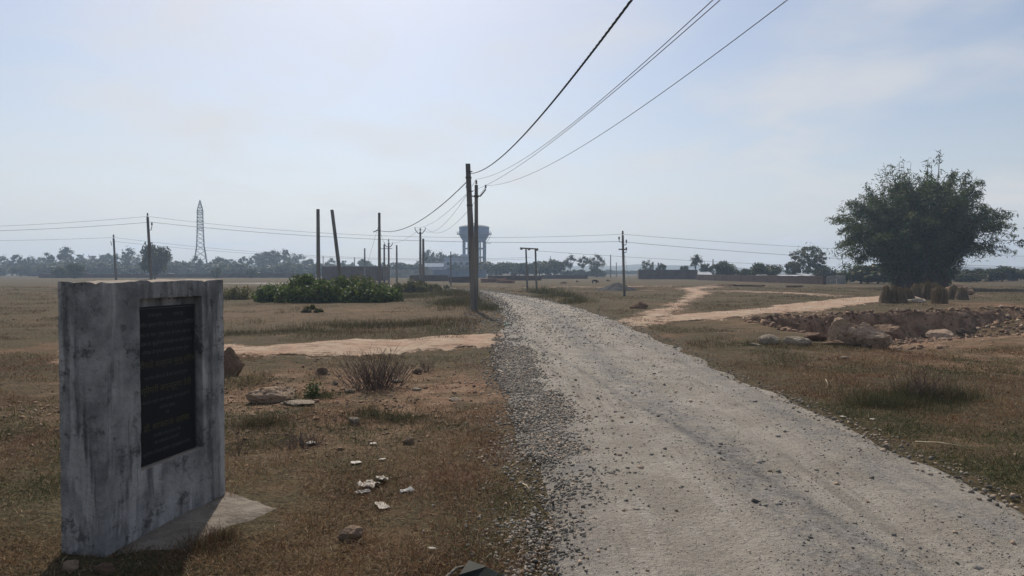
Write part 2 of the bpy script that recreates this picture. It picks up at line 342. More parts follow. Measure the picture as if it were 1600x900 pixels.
def strip(name, pts, lift, mat, ncol, rows, sink, ragged, seed, crown=0., rough=0.):
    """pts: (y-like parameter) rows of left/right edge points in metres; edges sink into the ground unevenly"""
    L = np.array([p[0] for p in pts]); Rr = np.array([p[1] for p in pts])
    k = np.linspace(0, len(pts) - 1, rows); kk = np.arange(len(pts))
    L = np.stack([np.interp(k, kk, L[:, i]) for i in (0, 1)], -1); Rr = np.stack([np.interp(k, kk, Rr[:, i]) for i in (0, 1)], -1)
    for _ in range(3):
        for A in (L, Rr): A[1:-1] = (A[:-2] + 2 * A[1:-1] + A[2:]) / 4
    u = np.linspace(-.10, 1.10, ncol); P = L[:, None] * (1 - u)[None, :, None] + Rr[:, None] * u[None, :, None]
    x, y = P[..., 0], P[..., 1]; wd = np.linalg.norm(Rr - L, axis=1)[:, None]
    d = np.hypot(x, y); e = np.minimum(u, 1 - u)[None, :] * wd + ragged * fbm(x, y, .9, 4, seed) * np.clip(d / 12, 1, 3)
    ends = np.minimum(k, len(pts) - 1 - k)[:, None] * .9 + .25 * fbm(x, y, .8, 3, seed + 3)
    e = np.minimum(e, ends)
    z = height(x, y) + lift + .0012 * d - (lift + sink + .0012 * d) * (1 - sstep(-.05, .30, e / np.clip(d / 12, 1, 3)))
    if crown: z = z + crown * np.clip(4 * u * (1 - u), 0, 1)[None, :]
    if rough:
        near = np.clip(12 / d, 0, 1)
        rut = sum(-.022 * np.exp(-((u + .05 * fbm(y, y * 0, 6., 2, s_) - c) / .055) ** 2) for c, s_ in ((.30, 1.), (.68, 2.)))
        z = z + near * (rough * fbm(x, y, .5, 4, 3.) + rut * sstep(0, .5, e))
    idx = np.arange(rows * ncol).reshape(rows, ncol)
    f = np.stack([idx[:-1, :-1], idx[:-1, 1:], idx[1:, 1:], idx[1:, :-1]], -1).reshape(-1, 4)
    me = npmesh(name, np.stack([x, y, z], -1).reshape(-1, 3), f, mat, True, {'u': ('FLOAT', np.broadcast_to(u[None], x.shape)), 'edge': ('FLOAT', np.clip(e / (.45 * np.clip(d / 12, 1, 4)), -1, 2))})
    return tag(link(name, me), kind='structure')
yy = list(np.geomspace(1.2, 98, 60))
strip('gravel_road', [((float(np.interp(q, RY, RL)), q), (float(np.interp(q, RY, RRt)), q)) for q in yy], .022, M['road'], 60, 420, .05, .16, 3., .03, .018)
def pixtrack(name, prs, seed, ragged=.12, rows=140):
    pts = []
    for (a, b, c, d_) in prs:
        p, q = G(a, b), G(c, d_); pts.append(((p.x, p.y), (q.x, q.y)))
    return strip(name, pts, .012, M['track'], 26, rows, .05, ragged, seed)
# earth tracks: side track on the left, forked tracks across the field on the right
pixtrack('dirt_track', [(60, 546, 60, 570), (200, 541, 200, 566), (360, 538, 360, 563), (480, 535, 480, 560), (600, 530, 600, 556), (690, 525, 690, 550), (750, 521, 750, 546), (812, 520, 815, 540)], 4., .5)
pixtrack('dirt_track', [(925, 506, 1010, 520), (965, 498, 1040, 506), (1000, 488, 1060, 493), (1032, 476, 1080, 480), (1056, 465, 1104, 468), (1072, 457, 1118, 460), (1050, 451.5, 1105, 453.5), (1105, 447, 1140, 449), (1115, 444, 1155, 445)], 6., .3)
pixtrack('dirt_track', [(975, 500, 985, 514), (1040, 494, 1050, 507), (1120, 487, 1130, 501), (1200, 479, 1212, 496), (1270, 471, 1290, 487), (1330, 465.5, 1350, 477), (1395, 462, 1415, 470.5), (1480, 460, 1500, 466), (1590, 458, 1600, 463)], 8., .35)
pixtrack('dirt_track', [(1070, 452, 1070, 455), (1160, 455, 1160, 458), (1240, 458, 1240, 461), (1310, 462, 1310, 465), (1370, 464, 1370, 467.5)], 9., .1, 80)
pixtrack('dirt_track', [(770, 449, 770, 450.2), (860, 449.2, 860, 450.4), (940, 449, 940, 450.4), (1020, 447.5, 1020, 449), (1080, 446, 1080, 448)], 12., .05, 60)

# far low hills beyond the plain
hv, hf = [], []
n = 140
for j, (dd, kz) in enumerate(((930, -1), (960, .6), (985, 1.), (1060, -.2))):
    for i in range(n + 1):
        a = math.radians(-48 + 96 * i / n); prof = 9 + 7 * float(fbm(i * 1., 3., 17., 3, 2.)) + 3.5 * float(fbm(i * 1., 9., 5., 2, 2.))
        hv.append((dd * math.sin(a), dd * math.cos(a), max(kz * prof, -1 if kz < 0 else .3)))
for j in range(3):
    for i in range(n): hf.append((j * (n + 1) + i, j * (n + 1) + i + 1, (j + 1) * (n + 1) + i + 1, (j + 1) * (n + 1) + i))
tag(link('hills', npmesh('hills', hv, hf, M['hill'], True)), kind='structure')

# ------------------------------------------------------------------ inscription block
P0 = Vector((-2.31, 3.856, 0)); P1 = Vector((-2.078, 4.93, 0)); e1 = (P1 - P0).normalized(); LEN = (P1 - P0).length
e2 = Vector((-e1.y, e1.x, 0)); TH_, TOP = .30, 1.545
blk = empty('memorial_block', (P0.x, P0.y, 0), math.atan2(e1.y, e1.x))        # local x along the face, local y into the block
tag(blk, 'weathered grey cement block holding a black inscription stone, left foreground', 'memorial')
def block_mesh():
    bm = bmesh.new(); xs = [0, .285, .862, LEN]; zs = [-.15, .392, 1.435, TOP]; ND = .065
    g = {(i, j): bm.verts.new((xs[i], 0, zs[j])) for i in range(4) for j in range(4)}
    for i in range(3):
        for j in range(3):
            if (i, j) != (1, 1): bm.faces.new((g[i, j], g[i + 1, j], g[i + 1, j + 1], g[i, j + 1]))
    nn = [bm.verts.new((xs[i], ND, zs[j])) for i, j in ((1, 1), (2, 1), (2, 2), (1, 2))]
    fr = [g[1, 1], g[2, 1], g[2, 2], g[1, 2]]
    for k in range(4): bm.faces.new((fr[k], fr[(k + 1) % 4], nn[(k + 1) % 4], nn[k]))
    bm.faces.new(nn)
    b = {(i, j): bm.verts.new((xs[i], TH_, zs[j])) for i in range(4) for j in range(4)}
    for i in range(3):
        for j in range(3): bm.faces.new((b[i, j + 1], b[i + 1, j + 1], b[i + 1, j], b[i, j]))
    for j in range(3):
        bm.faces.new((g[0, j + 1], b[0, j + 1], b[0, j], g[0, j])); bm.faces.new((g[3, j], b[3, j], b[3, j + 1], g[3, j + 1]))
    for i in range(3):
        bm.faces.new((g[i, 3], g[i + 1, 3], b[i + 1, 3], b[i, 3])); bm.faces.new((b[i, 0], b[i + 1, 0], g[i + 1, 0], g[i, 0]))
    bmesh.ops.recalc_face_normals(bm, faces=bm.faces)
    bmesh.ops.bevel(bm, geom=[e for e in bm.edges if e.calc_face_angle(0) > .5], offset=.007, segments=2, affect='EDGES', profile=.6)
    for _ in range(6):
        el = [e for e in bm.edges if e.calc_length() > .045]
        if not el: break
        bmesh.ops.subdivide_edges(bm, edges=el, cuts=1, use_grid_fill=True)
    bmesh.ops.triangulate(bm, faces=[f for f in bm.faces if len(f.verts) > 4])
    bm.normal_update()
    nz = {v: v.normal.copy() for v in bm.verts}
    for v in bm.verts:
        p = v.co; k = .004 * mnoise.fractal(p * 9, 1, 2, 4) + .0025 * mnoise.noise(p * 40)
        topk = max(0, (p.z - TOP + .05) / .05)
        chip = max(0, mnoise.fractal(Vector((p.x * 14, p.y * 14, 3)), 1, 2, 3) - .12) * .03 * topk * (1 if p.y < .04 or p.y > TH_ - .04 or p.x < .04 else .2)
        v.co = p + nz[v] * k - Vector((0, 0, chip)) + Vector((0, 0, .010 * topk * mnoise.noise(Vector((p.x * 5, p.y * 5, 9)))))
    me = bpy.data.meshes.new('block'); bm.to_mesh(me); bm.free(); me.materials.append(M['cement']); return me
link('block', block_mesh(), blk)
slab_w, slab_h, sx0, sz0 = .555, .985, .290, .398
slab = MB().box((sx0 + slab_w / 2, .056, sz0 + slab_h / 2), (slab_w, .02, slab_h)).build('inscription_slab', M['granite'], blk)
tag(slab, 'black polished stone slab with rows of lettering')
def line(txt, z, hgt, mat, maxw, x0=None):
    c = bpy.data.curves.new('text', 'FONT'); c.body = txt; c.size = 1; c.extrude = 0; c.resolution_u = 2
    o = bpy.data.objects.new('text', c); COL.objects.link(o); bpy.context.view_layer.update()
    me = bpy.data.meshes.new_from_object(o.evaluated_get(bpy.context.evaluated_depsgraph_get())); bpy.data.objects.remove(o)
    v = np.empty(len(me.vertices) * 3, np.float32); me.vertices.foreach_get('co', v); v = v.reshape(-1, 3)
    lo, hi = v.min(0), v.max(0); s = hgt / .95; sw = min(s, maxw / (hi[0] - lo[0])); wd = (hi[0] - lo[0]) * sw
    x = (v[:, 0] - lo[0]) * sw + sx0 + (slab_w - wd) / 2 if x0 is None else (v[:, 0] - lo[0]) * sw + x0
    me.vertices.foreach_set('co', np.stack([x, np.full_like(x, .0445), z + v[:, 1] * s], -1).astype(np.float32).ravel())
    me.materials.append(mat); me.update(); link('lettering', me, slab)
line('लोकार्पण', 1.315, .032, M['cream'], .12, sx0 + .115); line('समारोह', 1.315, .032, M['cream'], .10, sx0 + .345)
TX = [('ग्रामीण कार्य विभाग कार्य प्रमंडल गिरिडीह', 1.255, .034, 'cream', .52),
      ('पथ का नाम : मुख्य पथ से ग्राम तक पथ', 1.195, .030, 'cream', .52), ('सड़क का सुदृढ़ीकरण कार्य का शिलान्यास', 1.140, .030, 'cream', .52),
      ('दिनांक के शुभ अवसर पर संपन्न हुआ', 1.085, .030, 'cream', .50), ('श्रीमती कल्पना मुर्मू सोरेन', 1.000, .052, 'gold', .535),
      ('माननीय विधायक के कर कमलों द्वारा', .925, .028, 'cream', .48), ('श्रीमती अन्नपूर्णा देवी', .840, .055, 'gold', .46),
      ('माननीय मंत्री भारत सरकार की उपस्थिति में', .775, .026, 'cream', .50), ('माननीय सांसद', .725, .026, 'cream', .30), ('एवं', .685, .026, 'cream', .06),
      ('डॉ. सरफराज अहमद', .605, .055, 'gold', .47), ('माननीय सांसद राज्य सभा', .555, .025, 'cream', .32),
      ('की गरिमामयी उपस्थिति', .510, .025, 'cream', .34), ('ग्रामीण विकास विभाग झारखण्ड सरकार', .452, .028, 'cream', .50)]
for t_, z_, h_, m_, w_ in TX: line(t_, z_, h_, M[m_], w_)
rim = MB()
for c_, s_ in (((sx0 + slab_w / 2, .0445, sz0 + slab_h - .012), (slab_w - .02, .002, .004)), ((sx0 + slab_w - .010, .0445, sz0 + slab_h / 2), (.004, .002, slab_h - .03))): rim.box(c_, s_)
rim.build('border_line', M['cream'], slab)

# cement apron at its foot
bd = [(150, 880), (205, 872), (250, 870), (300, 868), (330, 842), (372, 822), (405, 812), (442, 792), (420, 780), (385, 770), (355, 764), (300, 770), (230, 800), (160, 850)]
bp = [G(*q) for q in bd]; cc = sum(bp, Vector()) / len(bp); V = []; NR, NA = 14, 72
for i in range(NR + 1):
    for a in range(NA):
        k = a / NA * len(bp); j = int(k); p = bp[j].lerp(bp[(j + 1) % len(bp)], k - j); q = cc.lerp(p, i / NR * (1 + .16 * float(fbm(p.x, p.y, .25, 3, 3.))))
        fr = i / NR; V.append((q.x, q.y, hz(q.x, q.y) + .022 * (1 - max(0, (fr - .45) / .55) ** 2 * 1.9) + .008 * float(fbm(q.x, q.y, .22, 4, 2.))))
Fc = [(i * NA + a, i * NA + (a + 1) % NA, (i + 1) * NA + (a + 1) % NA, (i + 1) * NA + a) for i in range(NR) for a in range(NA)]
tag(link('cement_apron', npmesh('cement_apron', V, Fc, M['pad'], True)), 'thin rough cement screed on the ground at the foot of the grey block', 'pavement')

# ------------------------------------------------------------------ utility poles
def shaft(h, w0, w1, lean=(0, 0), d=.8):
    V = []
    for z, k in ((-.4, 0), (h * .5, .5), (h, 1)):
        a = (w0 + (w1 - w0) * k) / 2; b = a * d; c = .18 * a
        for x, y in ((-a + c, -b), (a - c, -b), (a, -b + c), (a, b - c), (a - c, b), (-a + c, b), (-a, b - c), (-a, -b + c)):
            V.append((x + lean[0] * z, y + lean[1] * z, z))
    f = [(i * 8 + k, i * 8 + (k + 1) % 8, i * 8 + 8 + (k + 1) % 8, i * 8 + 8 + k) for i in range(2) for k in range(8)]
    f += [tuple(range(7, -1, -1)), tuple(range(16, 24))]
    return MB().add(V, f)
def pole(loc, h, w0, w1, label, lean=(0, 0), rz=0, group=None):
    r = empty('utility_pole', loc, rz); tag(r, label, 'utility pole', group); shaft(h, w0, w1, lean).build('shaft', M['pole'], r)
    r['h'] = h; return r
def insulator(parent, p, s=1.):
    MB().lathe([(.012 * s, 0), (.012 * s, .06 * s), (.05 * s, .07 * s), (.055 * s, .10 * s), (.03 * s, .12 * s), (.045 * s, .14 * s), (.04 * s, .19 * s), (.018 * s, .23 * s)], p, 10).build('insulator', M['porcelain'], parent, True)
def v_arms(parent, p, half=.45, rise=.28, r=.028):
    for s in (-1, 1):
        MB().tube([(p[0] + s * .06, p[1], p[2]), (p[0] + s * half * .45, p[1], p[2] + .0), (p[0] + s * half * .8, p[1], p[2] + rise * .6), (p[0] + s * half, p[1], p[2] + rise)], r, 7).build('bracket_arm', M['iron'], parent)
        insulator(parent, (p[0] + s * half, p[1], p[2] + rise), 1.)
def cross_arm(parent, p, half, r=.04):
    MB().box(p, (half * 2, .07, .08)).build('cross_arm', M['iron'], parent)
def htop(px_y, top, d): return CZ + (425 - top) / F * d

mp = pole(spot(741, 27.3), at(731, 256, 27.3).z - spot(741, 27.3).z, .285, .185, 'thick leaning concrete pole in front, nearest beside the road', (-.042, 0))
for k, z_ in ((0, 5.52), (1, 4.75)):
    MB().tube([(-.19 - .04 * z_ + .19, -.1, z_), (.10 - .042 * z_, -.13, z_), (.17 - .042 * z_, -.12, z_ + .01)], .022, 6).build('cable_clamp', M['iron'], mp)
for z_ in (5.3, 4.2): MB().box((-.042 * z_, 0, z_), (.235, .20, .05)).build('clamp_band', M['iron'], mp)
b2 = spot(744, 34.2)
bp2 = pole(b2, at(745, 289, 34.2).z - b2.z, .225, .165, 'concrete pole with upswept iron arms close behind the thick leaning pole', (.002, 0))
v_arms(bp2, (.012, -.09, 5.32), .47, .34, .035); insulator(bp2, (.012, 0, at(745, 289, 34.2).z - b2.z - .02), 1.15)
MB().box((.012, 0, 5.32), (.23, .21, .09)).build('clamp_band', M['iron'], bp2)
b3 = G(657, 447.5)
bp3 = pole(b3, 6.15, .30, .20, 'grey pole with three-pronged top left of the track, taller of a pair')
v_arms(bp3, (0, -.1, 5.95), .58, .45, .045); insulator(bp3, (0, 0, 6.13), 1.8)
s3 = pole(spot(661.5, b3.y + 1), 5.4, .32, .22, 'shorter plain pole pressed against the three-pronged pole')
MB().tube([(.1, 0, 2.9), (.5, 0, 3.3), (.7, 0, 3.35)], .04, 6).build('bracket_arm', M['iron'], s3)
p592 = pole(spot(593, 51), htop(0, 333, 51), .22, .17, 'slim bare pole rising behind the right end of the green thicket')
MB().tube([(-.45, 0, 4.55), (-.1, 0, 4.7), (.1, 0, 4.6)], .035, 6).build('bracket_arm', M['iron'], p592)
p497 = pole(spot(497.5, 47), htop(0, 327, 47), .25, .20, 'upright bare pole behind the left part of the green thicket')
p519 = pole(spot(535, 47.5), htop(0, 328, 47.5), .25, .20, 'bare pole leaning left behind the green thicket', (-.118, 0))
b600 = spot(600.5, 100)
p600 = pole(b600, htop(0, 382, 100), .28, .22, 'left pole of the distant pair under a cross arm')
cross_arm(p600, (.3, -.15, 5.0), .9)
p607 = pole(spot(607.5, 101), htop(0, 379, 101), .28, .22, 'right pole of the distant pair with pronged top')
v_arms(p607, (0, -.15, 5.3), .6, .45, .06); insulator(p607, (0, 0, htop(0, 379, 101)), 2.2)
p619 = pole(spot(620, 96), htop(0, 383, 96), .27, .2, 'single distant pole right of the pronged pair')
p570 = pole(spot(570, 120), htop(0, 388, 120), .28, .22, 'short distant pole between the thicket poles and the pronged pair')
p704 = pole(G(704.5, 446), htop(0, 393, 81), .16, .12, 'thin pole standing in front of the pale blue building')
ph = []
for px, py, nm in ((824, 453.5, 'left'), (838.5, 455.5, 'right')):
    q = G(px, py); o = pole(q, htop(0, 389, q.y), .17, .14, nm + ' leg pole of the twin poles joined by a bar', (-.035 if nm == 'left' else -.03, 0)); ph.append((o, q))
a_, b_ = at(813, 387.5, 60), at(840.5, 389, 58)
hb = empty('pole_cross_bar', a_.lerp(b_, .5)); tag(hb, 'horizontal steel bar joining the tops of the twin poles', 'cross bar')
MB().tube([a_ - hb.location, b_ - hb.location], .06, 6).build('bar', M['iron'], hb)
for k in (.06, .5, .94):
    pp = a_.lerp(b_, k) - hb.location; MB().lathe([(.03, -.16), (.11, -.14), (.12, -.06), (.05, 0)], pp, 8).build('insulator', M['porcelain'], hb)
b972 = G(975.5, 463)
p972 = pole(b972, htop(0, 367, b972.y), .17, .13, 'dark pole with fittings beside the stone chip heap on the right field', (-.03, 0))
H9 = htop(0, 367, b972.y)
cross_arm(p972, (-.12, -.09, H9 - .95), .28)
insulator(p972, (-.03 * H9, 0, H9 - .02), 1.4)
for s, z_ in ((-1, -.35), (1, -.55), (1, -1.05)):
    MB().tube([(-.12, 0, H9 + z_ - .12), (-.12 + s * .22, 0, H9 + z_ - .1), (-.12 + s * .24, 0, H9 + z_)], .025, 6).build('bracket_arm', M['iron'], p972); insulator(p972, (-.12 + s * .24, 0, H9 + z_ - .02), 1.2)
p235 = pole(spot(237, 52), htop(0, 339, 52), .20, .15, 'leaning pole beside the dark round tree, behind the grey block', (-.045, 0))
H2 = htop(0, 339, 52)
MB().tube([(-.27, 0, H2 - 1), (.0, 0, H2 - 1.0), (.06, 0, H2 - .7)], .03, 6).build('bracket_arm', M['iron'], p235); insulator(p235, (.06, 0, H2 - .72), 1.3); insulator(p235, (-.045 * H2, 0, H2), 1.3)
p179 = pole(spot(181.5, 84), htop(0, 372, 84), .24, .18, 'pole left of the dark round tree, behind the grey block', (-.045, 0))
H1 = htop(0, 372, 84); insulator(p179, (-.045 * H1, 0, H1), 2.); MB().tube([(-.5, 0, H1 - .9), (-.62, 0, H1 - .4)], .04, 6).build('bracket_arm', M['iron'], p179)
far_poles = [(453, 398, 210, 'faint far pole before the tree line between tower and thicket'), (505, 400, 215, 'faint far pole just left of the leaning bare pole'),
             (554, 402, 200, 'faint far pole behind the right part of the thicket'), (954, 398, 190, 'faint far pole right of the airy pale tree'), (963, 410, 220, 'lower faint far pole beside the dark fitted pole'),
             (1114, 405, 170, 'faint far pole above the brick wall trees'), (860, 400, 240, 'faint far pole above the dark trees right of the water tower')]
for px, tp, d_, lb in far_poles: pole(spot(px, d_), htop(0, tp, d_), .30, .22, lb)

# ------------------------------------------------------------------ wires
def catenary(A, B, sag, n=60):
    A, B = Vector(A), Vector(B); return [A.lerp(B, i / n) - Vector((0, 0, 4 * sag * (i / n) * (1 - i / n))) for i in range(n + 1)]
def wire(A, B, sag, r, label, n=60, group=None):
    A = Vector(A); pts = [p - A for p in catenary(A, B, sag, n)]
    return tag(MB().tube(pts, r, 5).build('overhead_wire', M['wire'], None, True, A), label, 'wire', group)
def twisted(A, B, sag, label, rs=.0085):
    A = Vector(A); base = catenary(A, B, sag, 60); Ltot = (Vector(B) - A).length; n = int(Ltot / .055)
    root = empty('overhead_cable', A); tag(root, label, 'cable')
    for s in range(3):
        pts = []
        for i in range(n + 1):
            k = i / n * 60; j = min(int(k), 59); p = base[j].lerp(base[j + 1], k - j); t = (base[j + 1] - base[j]).normalized(); u = t.orthogonal().normalized(); v = t.cross(u)
            a = 2 * math.pi * (i / n * Ltot / .42 + s / 3); pts.append(p - A + (u * math.cos(a) + v * math.sin(a)) * rs)
        MB().tube(pts, rs * .95, 5).build('strand', M['black'], root, True)
cA = (-1.65, 27.3, 5.51)
twisted(cA, (3.151, -6, 5.602), 1.178, 'thick twisted black cable climbing steeply to the top edge')
tA = Vector((-1.78, 34.2, 6.22)); 
wire(tA, (5.112, -6, 6.237), 1.239, .0065, 'upper of the two close parallel wires running overhead to the right', 90)
wire((-2.17, 34.2, 5.58), (5.293, -6, 5.991), .934, .0065, 'lower of the two close parallel wires running overhead to the right', 90)
wire((-1.27, 34.2, 5.9), (5.868, -6, 6.199), 1.319, .0065, 'rightmost overhead wire from the iron arm to the top edge', 90)
twisted((-1.72, 27.25, 5.25), at(592, 360, 51), .75, 'twisted black cable sagging left from the thick leaning pole', .011)
t3 = b3 + Vector((0, 0, 6.5))
wire(tA, t3, 1.3, .010, 'wire from the armed pole top to the three-pronged pole top')
wire((-2.17, 34.2, 5.58), b3 + Vector((-.58, -.1, 6.6)), .55, .010, 'left wire between the armed pole and the three-pronged pole')
wire((-1.27, 34.2, 5.9), b3 + Vector((.58, -.1, 6.6)), 1.35, .010, 'right wire between the armed pole and the three-pronged pole')
wire(t3, at(607, 380, 101), .5, .012, 'distant wire from the three-pronged pole to the pronged pair')
wire(at(592, 356, 51), at(608, 385, 101), .6, .010, 'thin drop wire from the slim pole to the pronged pair')
wire(at(592, 350, 51), at(572, 418, 75), .05, .010, 'stay wire slanting down left from the slim bare pole')
# line crossing the whole view
q1, q2 = at(231.5, 338, 52), at(972, 366, b972.y)
wire(at(-260, 357, 49), q1, .3, .009, 'upper crossing wire left of the leaning pole')
wire(q1, q2, .75, .009, 'upper crossing wire between the leaning pole and the dark fitted pole', 80)
wire(q2, at(1700, 402, 55), .3, .009, 'upper crossing wire right of the dark fitted pole')
q3, q4 = at(236, 347, 52), at(968, 377.5, b972.y)
wire(at(-260, 362, 49), q3, .3, .012, 'lower crossing wire left of the leaning pole')
wire(q3, q4, .55, .012, 'lower crossing wire between the leaning pole and the dark fitted pole', 80)
wire(q4, at(1700, 420, 55), .3, .012, 'lower crossing wire right of the dark fitted pole')
q5 = at(178.5, 371, 84)
wire(at(-250, 374, 84), q5, .3, .013, 'faint far wire left of the pole behind the block'); wire(q5, at(830, 402, 90), 1.1, .013, 'faint far upper wire from the left pole toward the twin poles', 80)
wire(at(177, 377, 84), at(820, 405, 90), .9, .013, 'faint far lower wire from the left pole toward the twin poles', 80)
wire(at(840, 392, 59), at(1700, 420, 75), .6, .011, 'faint wire from the twin poles toward the bamboo', 80)
wire(at(975, 395, b972.y), G(986, 452), .02, .008, 'stay wire slanting from the dark fitted pole to the heap')

# ------------------------------------------------------------------ leaves, trees, shrubs
def leaf_cards(C, N, size, aspect, col, seed, up=0.):
    """C centres (n,3); random diamond leaves with slight fold"""
    r = np.random.default_rng(seed); n = len(C)
    a = r.normal(size=(n, 3)); a[:, 2] += up; a /= np.linalg.norm(a, axis=1, keepdims=True); b = np.cross(a, r.normal(size=(n, 3))); b /= np.linalg.norm(b, axis=1, keepdims=True)
    s = (size * (.6 + .8 * r.random(n)))[:, None]; nrm = np.cross(a, b)
    V = np.stack([C - a * s, C + b * s * aspect + nrm * s * .12, C + a * s, C - b * s * aspect + nrm * s * .12], 1).reshape(-1, 3)
    Fq = np.arange(4 * n).reshape(n, 4); return V, Fq, np.repeat(np.concatenate([col, np.ones((n, 1))], 1), 4, 0)
def leafcol(n, seed, dark=(.040, .055, .020), light=(.105, .115, .045), warm=.1):
    r = np.random.default_rng(seed); t = r.random((n, 1)) ** 1.3; c = np.array(dark) * (1 - t) + np.array(light) * t
    m = r.random(n) < warm; c[m] = np.array((.17, .13, .05)) * (.7 + .5 * r.random((m.sum(), 1))); return c
def make_tree(seed, h, rx, cz, crz, nblob, nleaf, lsize, trunk=.14, blob=.36, dark=None, light=None, flat=1., straggle=0.):
    dark = dark or (.030, .042, .018); light = light or (.080, .092, .036)
    r = np.random.default_rng(seed); B = []
    while len(B) < nblob:
        p = r.uniform(-1, 1, 3)
        if np.linalg.norm(p) < 1 and np.linalg.norm(p) > .25: B.append(p * (rx * (1 - blob * .6), rx * (1 - blob * .6), crz * (1 - blob * .6)) + (0, 0, cz))
    B = np.array(B); rad = rx * blob * r.uniform(.55, 1.15, nblob)
    k = r.integers(0, nblob, nleaf); dv = r.normal(size=(nleaf, 3)); dv /= np.linalg.norm(dv, axis=1, keepdims=True)
    C = B[k] + dv * (rad[k] * r.random(nleaf) ** .45)[:, None] * (1, 1, .8 * flat)
    if straggle:
        m = r.random(nleaf) < straggle; C[m] += r.normal(size=(m.sum(), 3)) * rx * .16
    C[:, 2] = np.maximum(C[:, 2], .1)
    V, Fq, col = leaf_cards(C, None, lsize, .62, leafcol(nleaf, seed, dark or (.040, .055, .020), light or (.105, .115, .045)), seed)
    crown = npmesh('crown', V, Fq, M['leaf_far'], False, {'col': ('FLOAT_COLOR', col)})
    mb = MB(); bend = r.normal(size=2) * .06 * h
    top = Vector((bend[0], bend[1], cz * .9)); pts = [Vector((0, 0, -.2)), Vector((bend[0] * .2, bend[1] * .2, cz * .3)), Vector((bend[0] * .6, bend[1] * .6, cz * .6)), top]
    mb.tube(pts, [trunk * 1.25, trunk, trunk * .8, trunk * .5], 7)
    for b in B[:min(nblob, 12)]:
        s = pts[1].lerp(pts[3], .2 + .7 * r.random()); e = Vector(b); m_ = s.lerp(e, .5) + Vector((0, 0, -.06 * h * r.random())); mb.tube([s, m_, e], [trunk * .45, trunk * .3, trunk * .12], 5)
    me = bpy.data.meshes.new('trunk'); me.from_pydata(mb.v, [], mb.f); me.materials.append(M['bark']); return me, crown, h
PRO = {
 'round': [make_tree(s, 8, 3.7, 4.4, 3.6, 26, 2600, .30, .22) for s in (1, 2, 3)],
 'tall': [make_tree(s, 12, 2.9, 8.0, 4.0, 20, 1500, .30, .17, .30, straggle=.2) for s in (4, 5, 6)],
 'bush': [make_tree(s, 5, 3.6, 2.3, 2.5, 26, 2200, .30, .14, .40) for s in (7, 8, 9)],
 'airy': [make_tree(s, 11, 4.8, 6.2, 4.7, 60, 3200, .22, .18, .20, light=(.13, .14, .07), straggle=.15) for s in (10, 11)],
 'umbrella': [make_tree(s, 9, 3.2, 6.4, 2.5, 22, 1500, .24, .14, .24, straggle=.3) for s in (12, 13)],
 'dense': [make_tree(s, 8, 4.6, 4.2, 3.7, 44, 5200, .26, .26, .34, dark=(.028, .042, .016), light=(.075, .09, .032)) for s in (14, 15)],
 'fan': [make_tree(16, 10, 5.2, 5.9, 4.1, 90, 6000, .20, .3, .17, light=(.12, .13, .06), straggle=.1)],
}
def tree(px, top, d, kind, label, group=None, wide=1., i=None):
    tm, cm, h = PRO[kind][(i if i is not None else R.randrange(99)) % len(PRO[kind])]
    p = spot(px, d); H = htop(0, top, d) ; s = H / h
    o = empty('tree', p, R.uniform(0, 6.28)); o.scale = (s * wide, s * wide, s); tag(o, label, 'tree', group)
    link('trunk', tm, o); link('crown', cm, o); return o
# single trees that stand out
tree(242, 372, 150, 'dense', 'dark round-crowned tree behind the leaning pole, left', wide=.62, i=0)
tree(200, 388, 290, 'umbrella', 'tall small-headed tree in the far row left of the dark round tree', wide=.8)
tree(104, 384, 290, 'tall', 'tall feathery tree at the left end of the far row', wide=1.1)
tree(76, 392, 290, 'tall', 'tall thin tree just left of the feathery one at the far left')
tree(932, 393, 200, 'airy', 'wide airy pale tree in the middle distance left of the dark fitted pole', wide=.95, i=0)
tree(911, 397, 205, 'tall', 'taller left half of the airy pair of pale trees', wide=1.)
tree(891, 399, 210, 'umbrella', 'small-headed tree standing left of the airy pale tree')
tree(872, 407, 215, 'round', 'rounded tree between the dark mass and the airy pale tree')
tree(1011, 404, 165, 'airy', 'spreading tree over the left end of the brick enclosure', wide=.9, i=1)
tree(1034, 411, 165, 'round', 'lower tree just right of the spreading tree over the brick enclosure', wide=.8)
tree(1069, 412, 160, 'round', 'small dark rounded tree behind the middle of the brick enclosure', wide=.7)
tree(1088, 397, 160, 'umbrella', 'tall small-headed tree rising above the brick enclosure', wide=.95, i=0)
tree(1103, 411, 160, 'round', 'dark tree at the right foot of the small-headed tree')
tree(1132, 407, 130, 'dense', 'wide bushy tree behind the brick wall, second from the small-headed tree', wide=1.2, i=1)
tree(1163, 417, 140, 'bush', 'low bush between the two dark domed trees behind the brick wall')
tree(1195, 407, 120, 'dense', 'dark domed tree behind the middle of the long brick wall', wide=1.5, i=0)
tree(1262, 384, 125, 'fan', 'large rounded fan-shaped bare-looking tree right of the dark domed tree', wide=1.05)
tree(1238, 408, 128, 'round', 'smaller tree tucked left of the fan-shaped tree')
tree(1290, 412, 128, 'bush', 'dark bush tucked right of the fan-shaped tree')
for px, tp, d_, k, lb in ((1345, 412, 95, 'bush', 'dark green bush between the ruined hut and the bamboo'), (1372, 408, 92, 'bush', 'dark bush touching the left side of the bamboo'), (1475, 430, 110, 'bush', 'low bush seen under the right side of the bamboo'),
                          (1515, 424, 105, 'bush', 'hazy bush right of the bamboo foot')): tree(px, tp, d_, k, lb, None, 1.5)
for px in (1496, 1530, 1548, 1566, 1584, 1602): tree(px, R.uniform(414, 421), R.uniform(110, 125), R.choice(['bush', 'dense']), 'dark bush in the row beyond the bamboo at the far right', 'bushes beyond the bamboo', 1.5)
